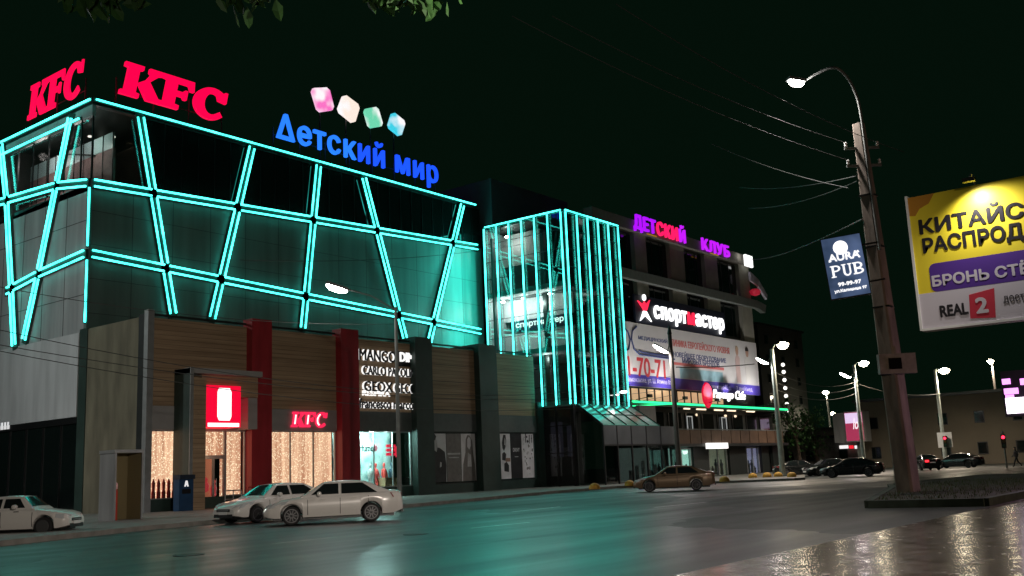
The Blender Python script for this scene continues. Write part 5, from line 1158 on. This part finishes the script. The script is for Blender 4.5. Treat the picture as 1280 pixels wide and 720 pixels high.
# yellow hemispherical bollards
YB_ = mat('bollard_yellow', (.55, .30, .04), .7, var=.35, scale=5)
def bollard(px, py, lab, d, r=.38, first=[None]):
    p = DP(px, py, d); z = .15
    mb = MB(); pr = [(r, 0), (r, .08)] + [(r * math.cos(t), .08 + r * .85 * math.sin(t)) for t in [j * math.pi / 16 for j in range(1, 8)]] + [(.02, .08 + r * .85)]
    if first[0] is None:
        o = mb.lathe(pr, (0, 0, 0), seg=20).build('bollard', YB_, smooth=True); first[0] = o
    else: o = first[0].copy(); COL.objects.link(o)
    o.location = (p.x, p.y, z); tag(o, lab, 'bollard', 'yellow half round bollards'); return o
bollard(743, 606.5, 'yellow half round bollard in front of the glass entrance, left of the gold car', 69); bollard(787, 605, 'yellow half round bollard touching the front of the gold car', 76)
bollard(905.5, 601.5, 'yellow half round bollard just behind the gold car', 77); bollard(941, 597, 'yellow half round bollard below the lit shop door at the end of the block', 90)
bollard(959, 596.5, 'yellow half round bollard between two others, left of the tall pale lamp post', 90); bollard(973, 596.5, 'yellow half round bollard touching the left foot of the tall pale lamp post', 90); bollard(990, 597, 'largest yellow half round bollard, right of the tall pale lamp post', 86, )
# ================================================================== CARS
def make_car(name, label, paint, L=4.85, H=1.47, Wd=1.82, boxy=0, group=None, plate=True):
    t = thing(name, label, 'car', (0, 0, 0), 0, group)
    hw = Wd / 2; xf, xb = L / 2, -L / 2; wb = L * .572; ax_f = wb / 2 + .06 * L * .3; ax_r = ax_f - wb; wr = .325; ar = .385
    N = 64; xs = [xb + L * i / N for i in range(N + 1)]
    def lerp(pts, x):
        for (a, b), (c, d) in zip(pts[:-1], pts[1:]):
            if a <= x <= c: f = (x - a) / (c - a); return b + (d - b) * f
        return pts[-1][1] if x > pts[-1][0] else pts[0][1]
    rz = .0
    if boxy: topp = [(xb, .70), (xb + .06, .93), (xb + .18, .985), (xb + .75, 1.0), (0, .97), (xf - 1.25, .93), (xf - .45, .83), (xf - .12, .74), (xf, .60)]
    else: topp = [(xb, .72), (xb + .05, .98), (xb + .2, 1.05), (xb + .8, 1.03), (0, .97), (xf - 1.35, .95), (xf - .6, .83), (xf - .18, .70), (xf, .56)]
    wid = [(xb, .80), (xb + .12, .92), (xb + .5, .985), (xb + 1.2, 1), (xf - 1.2, 1), (xf - .5, .97), (xf - .15, .88), (xf, .74)]
    def zbot(x):
        z = lerp([(xb, .36), (xb + .35, .24), (xf - .35, .22), (xf, .30)], x)
        for a in (ax_f, ax_r):
            d = abs(x - a)
            if d < ar: z = max(z, .30 + math.sqrt(ar * ar - d * d) - .0)
        return z
    xs = sorted(set(xs + [a + s_ * ar * math.sin(k * math.pi / 16) for a in (ax_f, ax_r) for s_ in (-1, 1) for k in range(9)]))
    rings = []
    for x in xs:
        w = hw * lerp(wid, x); zb, zt = zbot(x), lerp(topp, x); m = .56
        sec = [(.0, zb), (.72 * w, zb), (.93 * w, zb + .03), (.985 * w, zb + (zt - zb) * .3), (w, zb + (zt - zb) * .55), (.975 * w, zt - .10), (.93 * w, zt - .035), (.84 * w, zt), (.0, zt + .025)]
        rings.append([(x, y, z) for y, z in sec] + [(x, -y, z) for y, z in reversed(sec[1:-1])])
    k = len(rings[0]); mb = MB(); fs = [(i * k + j, i * k + (j + 1) % k, (i + 1) * k + (j + 1) % k, (i + 1) * k + j) for i in range(len(xs) - 1) for j in range(k)]
    mb.add([p for r in rings for p in r], fs + [tuple(reversed(range(k))), tuple((len(xs) - 1) * k + j for j in range(k))])
    # greenhouse
    if boxy: gh = [(xb + .52, 1.0, 1.0), (xb + 1.12, H - .04, H), (xb + 1.9, H, H), (.15, H, H), (.42, H - .03, H), (xf - 1.22, .935, H)]
    else: gh = [(xb + .42, 1.04, H), (xb + 1.32, H - .06, H), (xb + 1.75, H - .01, H), (-.1, H, H), (.38, H - .05, H), (xf - 1.28, .955, H)]
    prof = [(a, b) for a, b, _ in gh]; gx = [prof[0][0] + (prof[-1][0] - prof[0][0]) * i / 30 for i in range(31)]; gr = []
    def gz(x): return lerp(prof, x)
    def gy(x, z): w = hw * lerp(wid, x); return w * (.90 - .30 * max(0, z - .95) / .5)
    for x in gx:
        zt = gz(x); z0_ = .93; zz = max(zt, z0_ + .01)
        y0_, y1_ = gy(x, z0_), gy(x, zz)
        sec = [(0, z0_), (y0_, z0_), (y0_ + (y1_ - y0_) * .5 + .008, z0_ + (zz - z0_) * .5), (y1_ + .0, zz - .03 * min(1, (zz - z0_) / .2)), (y1_ - .07, zz + .0), (0, zz + .015)]
        gr.append([(x, y, z) for y, z in sec] + [(x, -y, z) for y, z in reversed(sec[1:-1])])
    k = len(gr[0]); mb.add([p for r in gr for p in r], [(i * k + j, i * k + (j + 1) % k, (i + 1) * k + (j + 1) % k, (i + 1) * k + j) for i in range(30) for j in range(k)] + [tuple(reversed(range(k))), tuple(30 * k + j for j in range(k))])
    mb.build('body', paint, t, False, True)
    CG = mat('car_glass', (.012, .016, .017), .05, spec=.9)
    # side windows
    sill = 1.0 if boxy else 1.015
    def xat(z, rear):                                # x of the roof outline at height z
        rng = gx if rear else list(reversed(gx))
        for x in rng:
            if gz(x) >= z: return x
        return rng[-1]
    zt_ = H - .095
    mid = -.20; 
    for s_ in (1, -1):
        def strip(xa, xb_, ra, rb):
            mbw = MB(); n = 8; vs = []
            for i in range(n + 1):
                f = i / n
                lo = xa[0] + (xb_[0] - xa[0]) * f; hi = xa[1] + (xb_[1] - xa[1]) * f
                for x, z in ((lo, sill), ((lo + hi) / 2, (sill + zt_) / 2), (hi, zt_)):
                    zz = min(z, max(sill + .01, gz(x) - .05)); y0_, y1_ = gy(x, .93), gy(x, gz(x)); ff = (zz - .93) / max(.01, gz(x) - .93)
                    y = y0_ + (y1_ - y0_) * ff + .014 + .014 * (1 - abs(ff - .5) * 2); vs.append((x, s_ * y, zz))
            fs = [(i * 3 + j, i * 3 + 3 + j, i * 3 + 4 + j, i * 3 + 1 + j) for i in range(n) for j in range(2)]
            mbw.add(vs, fs); mbw.build('side_window', CG, t, False, True)
        strip((mid + .04, mid + .04), (xat(sill + .02, False) - .14, xat(zt_, False) - .06), 0, 0)
        strip((xat(sill + .02, True) + (.48 if not boxy else .3), xat(zt_, True) + .16), (mid - .06, mid - .06), 0, 0)
    def screen(x0_, x1_, nm):
        mbw = MB(); n = 8; vs = []
        for i in range(n + 1):
            x = x0_ + (x1_ - x0_) * i / n; z = gz(x) + .016; y = gy(x, gz(x)) - .10
            vs += [(x, -y, z - .004), (x, -y * .5, z + .006), (x, 0, z + .012), (x, y * .5, z + .006), (x, y, z - .004)]
        mbw.add(vs, [(i * 5 + j, i * 5 + j + 1, i * 5 + 6 + j, i * 5 + 5 + j) for i in range(n) for j in range(4)]); mbw.build(nm, CG, t, False, True)
    screen(gh[-1][0] - .10, gh[-2][0] + .03, 'windscreen'); screen(gh[0][0] + .14, gh[1][0] + .02, 'rear_window')
    TY_ = mat('tyre_rubber', (.015, .015, .016), .85); RIM = mat('alloy', (.13, .13, .135), .4, .6); 
    for a in (ax_f, ax_r):
        for s_ in (1, -1):
            y = s_ * (hw - .12); w = MB().lathe([(.2, -.1), (.30, -.105), (wr - .01, -.08), (wr, -.04), (wr, .04), (wr - .01, .08), (.30, .105), (.2, .1)], (a, y, wr), 'y', 28).build('wheel', TY_, t, False, True)
            rm = MB().lathe([(.215, -.05), (.215, .0)], (a, y + s_ * .06, wr), 'y', 24).lathe([(.04, -.02), (.05, .03), (.02, .04)], (a, y + s_ * .075, wr), 'y', 10)
            rmo = MB(); 
            for q in range(10):
                an = q * math.pi / 5; d = Vector((math.cos(an), 0, math.sin(an))); rmo.bar(Vector((a, y + s_ * .085, wr)) + d * .03, Vector((a, y + s_ * .085, wr)) + d * .205, .038, .03, up=(0, 1, 0))
            rm2 = MB().lathe([(.19, .09), (.22, .11), (.24, .11), (.22, .085)], (a, y - .0 if s_ > 0 else y - .2, wr), 'y', 28)
            rmo.add(rm2.v, rm2.f); rmo.build('rim', RIM, w, False); rm.build('hub', DARK, w, False)
    # underbody, trims
    MB().box(xb + .3, xf - .3, -hw + .25, hw - .25, .17, .32).build('underbody', BLACK, t, False)
    HL = mat('headlight_glass', (.55, .58, .6), .12, spec=.9, coat=1); TL = emis('tail_red', (.35, .01, .012), .06)
    for s_ in (1, -1):
        def patch(pts, m, nm):
            mb = MB(); vs = [Vector((x, s_ * y, z)) for x, y, z in pts]; c = sum(vs, Vector()) / len(vs); o = Vector((.018 if c.x > 0 else -.018, .018 * s_, 0)); n_ = len(vs)
            mb.add([v + o for v in vs] + [v - o * 3 for v in vs], [tuple(range(n_)), tuple(reversed(range(n_, 2 * n_)))] + [(i, (i + 1) % n_, (i + 1) % n_ + n_, i + n_) for i in range(n_)]); mb.build(nm, m, t, False)
        def sy(x): return hw * lerp(wid, x)
        if boxy:
            patch([(xf - .03, sy(xf - .03) * .62, .56), (xf - .03, sy(xf - .03) * .62, .69), (xf - .18, sy(xf - .18) * .93, .73), (xf - .40, sy(xf - .4) * .97, .75), (xf - .42, sy(xf - .42) * .99, .62), (xf - .15, sy(xf - .15) * .97, .56)], HL, 'headlight')
            patch([(xb + .02, sy(xb) * .6, .68), (xb + .03, sy(xb) * .62, .88), (xb + .12, sy(xb + .12) * .96, .92), (xb + .3, sy(xb + .3) * .98, .90), (xb + .28, sy(xb + .28) * .995, .72)], TL, 'tail_light')
        else:
            patch([(xf - .03, sy(xf) * .70, .58), (xf - .12, sy(xf - .12) * .80, .70), (xf - .40, sy(xf - .4) * .93, .78), (xf - .85, sy(xf - .85) * .965, .84), (xf - .72, sy(xf - .72) * .985, .72), (xf - .2, sy(xf - .2) * .97, .585)], HL, 'headlight')
            patch([(xb + .02, sy(xb) * .45, .78), (xb + .03, sy(xb) * .5, .95), (xb + .10, sy(xb + .1) * .95, .99), (xb + .45, sy(xb + .45) * .965, .98), (xb + .35, sy(xb + .35) * .995, .82)], TL, 'tail_light')
        # mirrors, handles
        mx_ = xat(sill + .02, False) - .42; MB().lathe([(.02, -.11), (.075, -.09), (.085, 0), (.075, .08), (.02, .1)], (mx_, s_ * (hw + .09), 1.04), 'y', 12).build('mirror', paint, t, False, True)
        for x in (mid - .28, mid + .78): MB().obox((x - .55 + .32, s_ * (hw * .992), .87), AX * .09, AY * .014, AZ * .014).build('handle', paint if not boxy else DARK, t, False)
        sm = MB()
        for x in (mid - 0.01, mid + 1.12, mid - 1.0 + .0):
            w = sy(x); zb = .33; zt2 = lerp(topp, x)
            for i in range(5):
                za, zb2 = zb + (zt2 - .1 - zb) * i / 5, zb + (zt2 - .1 - zb) * (i + 1) / 5
                def yy(z):
                    f = (z - zbot(x)) / (zt2 - zbot(x)); return lerp([(0, .93), (.3, .985), (.55, 1.0), (.88, .975), (1, .9)], f) * w
                sm.quad((x - .011, s_ * (yy(za) + .003), za), (x + .011, s_ * (yy(za) + .003), za), (x + .011, s_ * (yy(zb2) + .003), zb2), (x - .011, s_ * (yy(zb2) + .003), zb2))
        sm.build('door_seam', BLACK, t, False)
    fw_ = hw * .74
    MB().box(xf - .10, xf + .012, -fw_ * .86, fw_ * .86, .25, .38).build('lower_grille', BLACK, t, False)
    MB().box(xf - .12, xf + .008, -fw_ * .62, fw_ * .62, .47, .575).build('grille', BLACK, t, False)
    MB().obox((xf + .014, 0, .52), AX * .008, AY * fw_ * .5, AZ * .012).build('chrome_bar', ALU, t, False)
    MB().obox((xf + .02, 0, .42), AX * .006, AY * .26, AZ * .055).build('number_plate', WHITE, t, False)
    MB().obox((xb - .012, 0, .72), AX * .006, AY * .26, AZ * .055).build('number_plate', WHITE, t, False)
    MB().obox((xb + .01, 0, .33), AX * .03, AY * hw * .7, AZ * .05).build('rear_bumper_trim', BLACK, t, False)
    return t
PWH = mat('car_white', (.72, .70, .67), .28, coat=.6); PGD = mat('car_gold', (.22, .15, .09), .3, .35, coat=.6); PBK = mat('car_black', (.012, .014, .015), .25, coat=.6)
car1 = make_car('parked_car', 'white sedan parked nose to the kerb, seen side on in front of the curtained windows', PWH, group='parked white sedans')
def place(o, px, py, d, rz, z=0.0):
    p = DP(px, py, d); o.location = (p.x, p.y, z); o.rotation_euler = (0, 0, math.radians(rz)); return p
def viewang(px, py): r = ray(px, py); return math.degrees(math.atan2(r.y, r.x))
place(car1, 417, 640, 37.8, viewang(417, 640) + 91.5)
car2 = copy_tree(car1); car2['label'] = 'white sedan showing its grille, half hidden behind the side on white sedan'
place(car2, 343, 640, 42.5, viewang(343, 640) + 128, .15 if False else 0)
lada = make_car('parked_car', 'older boxy white sedan at the left edge, nose towards the grey booth', PWH, 4.3, 1.42, 1.68, 1)
place(lada, 22, 655, 41.5, viewang(22, 655) - 90 - 27)
gold = make_car('gold_car', 'gold brown sedan standing side on at the street corner below the banner', PGD, 4.75, 1.46, 1.75)
place(gold, 843, 605, 61.5, viewang(843, 605) + 88)
dark = make_car('dark_car', 'black sedan side on under the crimson advertising cube', PBK, 4.75, 1.46, 1.78, group='dark cars at the junction')
place(dark, 1065, 590, 84, viewang(1065, 590) + 84)
d2 = copy_tree(dark); d2['label'] = 'black car close behind the side on black sedan, its headlight catching light'; place(d2, 1036, 588, 96, viewang(1036, 588) + 120)
d3 = copy_tree(dark); d3['label'] = 'dark car half hidden by the tall pale lamp post'; place(d3, 1000, 588, 97, viewang(1000, 588) - 80)
for px, py, d in ((1012.5, 587.5, 94),):
    p = DP(px, py, d)
    hl = MB().lathe([(.02, -.03), (.14, -.02), (.14, .02), (.02, .03)], (0, 0, 0), 'x', 12).build('headlight_glow', emis('headlamp', (1, .9, .85), 6), None, False); hl.parent = d3
    hl.matrix_parent_inverse = Matrix.Identity(4); hl.location = (2.42, -.55, .66)
d4 = copy_tree(dark); d4['label'] = 'dark car with a red rear lamp, right of the concrete pole'; p = place(d4, 1157, 580, 105, viewang(1157, 580) + 15)
MB().obox((-2.45, .5, .86), AX * .03, AY * .16, AZ * .09).build('brake_lamp', emis('brake_red', (1, .02, .03), 3), d4, False)
d5 = copy_tree(dark); d5['label'] = 'dark car in shade under the traffic light post'; place(d5, 1197, 577, 112, viewang(1197, 577) + 70)
# ================================================================== traffic lights
def traffic_light(label, px, py, d, post=True, board=True):
    p = DP(px, py, d); t = thing('traffic_light', label, 'traffic light', (p.x, p.y, 0), math.atan2(-p.y, -p.x))
    if post: MB().path([(0, 0, 0), (0, 0, p.z + .6)], .08, 10).build('post', STEEL, t, False)
    if board: MB().box(.0, .04, -.75, .75, p.z - .9, p.z + .75).build('white_board', WHITE, t, False)
    MB().box(.06, .3, -.2, .2, p.z - .85, p.z + .35).build('housing', BLACK, t, False)
    for k, m in ((0, emis('red_lamp', (1, .02, .05), 5)), (-.36, mat('amber_off', (.06, .04, .01), .3)), (-.72, mat('green_off', (.01, .05, .03), .3))):
        MB().lathe([(.02, .02), (.14, .015), (.14, 0)], (.3, 0, p.z + k + .1), 'x', 14).build('lens', m, t, False)
    return t
traffic_light('red traffic light with a white backing board, right of the concrete pole', 1181, 549, 122.5, False)
traffic_light('red traffic light standing left of the walking person', 1254, 548, 100, True, False)
# ================================================================== person
def person():
    p = DP(1272, 583, 104); t = thing('person', 'person in dark clothes walking across the junction at the far right', 'person', (p.x, p.y, 0), math.radians(viewang(1272, 583) + 100))
    def skin(name, pts, edges, rad, m, root=0):
        me = bpy.data.meshes.new(name); me.from_pydata(pts, edges, []); o = bpy.data.objects.new(name, me); COL.objects.link(o)
        md = o.modifiers.new('skin', 'SKIN'); sd = o.modifiers.new('sub', 'SUBSURF'); sd.levels = sd.render_levels = 2
        for i, r in enumerate(rad): me.skin_vertices[0].data[i].radius = (r, r)
        me.skin_vertices[0].data[root].use_root = True
        dg = bpy.context.evaluated_depsgraph_get(); nm = bpy.data.meshes.new_from_object(o.evaluated_get(dg)); bpy.data.objects.remove(o)
        n = bpy.data.objects.new(name, nm); nm.materials.clear(); nm.materials.append(m); COL.objects.link(n); n.parent = t
        for f in nm.polygons: f.use_smooth = True
        return n
    pts = [(0, 0, .95), (0, 0, 1.2), (.02, 0, 1.42), (.03, 0, 1.52), (.05, 0, 1.64), (.05, 0, 1.74),
           (.0, .1, .9), (.2, .1, .5), (.32, .1, .08), (.44, .1, .04), (0, -.1, .9), (-.08, -.1, .5), (-.38, -.1, .14), (-.28, -.1, .04),
           (.02, .2, 1.4), (-.12, .25, 1.12), (-.02, .25, .88), (.04, .25, .78), (.02, -.2, 1.4), (.12, -.25, 1.12), (.3, -.24, .95), (.38, -.24, .9)]
    ed = [(0, 1), (1, 2), (2, 3), (3, 4), (4, 5), (0, 6), (6, 7), (7, 8), (8, 9), (0, 10), (10, 11), (11, 12), (12, 13), (2, 14), (14, 15), (15, 16), (16, 17), (2, 18), (18, 19), (19, 20), (20, 21)]
    rad = [.15, .16, .15, .06, .1, .085, .1, .07, .05, .04, .1, .07, .05, .04, .075, .05, .04, .03, .075, .05, .04, .03]
    skin('body', pts, ed, rad, mat('dark_clothes', (.03, .03, .035), .9))
    skin('jacket', [(0, 0, .86), (0, 0, 1.2), (.02, 0, 1.42), (.02, .2, 1.4), (-.12, .25, 1.12), (-.03, .25, .92), (.02, -.2, 1.4), (.12, -.25, 1.12), (.27, -.24, .97)],
         [(0, 1), (1, 2), (2, 3), (3, 4), (4, 5), (2, 6), (6, 7), (7, 8)], [.19, .19, .17, .09, .065, .055, .09, .065, .055], mat('grey_jacket', (.06, .055, .06), .9), 1)
    mb = MB(); mb.lathe([(.02, .11), (.075, .09), (.108, .02), (.1, -.03)], (.04, 0, 1.70), seg=14); mb.build('hair', mat('hair_dark', (.015, .012, .01), .8), t, False, True)
    MB().lathe([(.03, -.1), (.075, -.06), (.09, 0), (.08, .06)], (.075, 0, 1.655), seg=14).build('face', mat('skin_tone', (.4, .25, .18), .6), t, False, True)
person()
# ================================================================== overhead wires
WIRE = mat('cable', (.05, .055, .05), .55); WIREL = mat('cable_pale', (.075, .08, .075), .7)
def wire(label, a, b, sag=.6, r=.014, m=WIRE, mids=None):
    a, b = Vector(a), Vector(b); n = 24; pts = [a.lerp(b, i / n) - AZ * sag * 4 * (i / n) * (1 - i / n) for i in range(n + 1)]
    o = MB().path(pts, r, 6).build('overhead_cable', m); tag(o, label, 'cable', 'overhead cables'); return o
T = cpt(13.1); T2 = cpt(12.4)
A1 = T - LV * .6 + AZ * .24; A2 = T2 - LV * .6 + AZ * .24
wire('upper of two cables rising from the concrete pole towards the upper left sky', A1, DP(690, 20, 30), .3, .013, WIREL)
wire('lower of two cables running from the concrete pole towards the upper left sky', A2, DP(640, 20, 30), .35, .013, WIREL)
wire('cable passing close under the near curved lamp arm', DP(1130, 190, 42), DP(770, 5, 27), .4, .014)
wire('cable from the concrete pole sloping down left to the office block', cpt(12.0) - LV * .35, DP(925, 234, 60), .25, .018, WIREL)
wire('cable crossing below the others, from the concrete pole to the far left', cpt(11.8) - LV * .35, DP(935, 260, 55), .3, .014)
wire('pale cable ending at the parapet of the office block', cpt(10.3) - LV * .35, (113.5, 51.0, 25.9), .5, .03, WIREL)
wire('steep cable in the dark sky between tower and near lamp', DP(1060, 235, 40), DP(890, 180, 45), .2, .014)
for i, (ya, yb_, lab) in enumerate(((440, 486, 'top cable drooping across the wood cladding'), (447, 494, 'second cable drooping across the wood cladding'), (420, 470, 'cable crossing the side wall and the restaurant portal'))):
    wire(lab, DP(-30, ya - 14, 44), DP(840, yb_, 82), 1.5 + i * .3, .016)
wire('cable across the lower teal panels at the left', DP(-20, 355, 45), DP(495, 405, 50), .5, .014); wire('cable over the right teal panels by the glass tower', DP(300, 325, 48), DP(655, 305, 60), .4, .014)
lp = [o for o in bpy.data.objects if o.name.startswith('street_lamp') and o.type == 'EMPTY']
wire('black cable between the dark lamp post and the tall pale lamp post', DP(845, 459, 84), DP(943, 455, 90), .1, .04)
for i, (ya, yb_) in enumerate(((466, 480), (478, 486), (487, 494))):
    wire(['top', 'middle', 'lowest'][i] + ' of three pale cables between the tall pale lamp post and the far post', DP(970, ya, 92), DP(1073, yb_ - 4, 118), .9, .028, WIREL)
wire('pale cable from the two headed lamp post to the concrete pole side', DP(1073, 480, 118), DP(1176, 492, 124), .6, .028, WIREL)
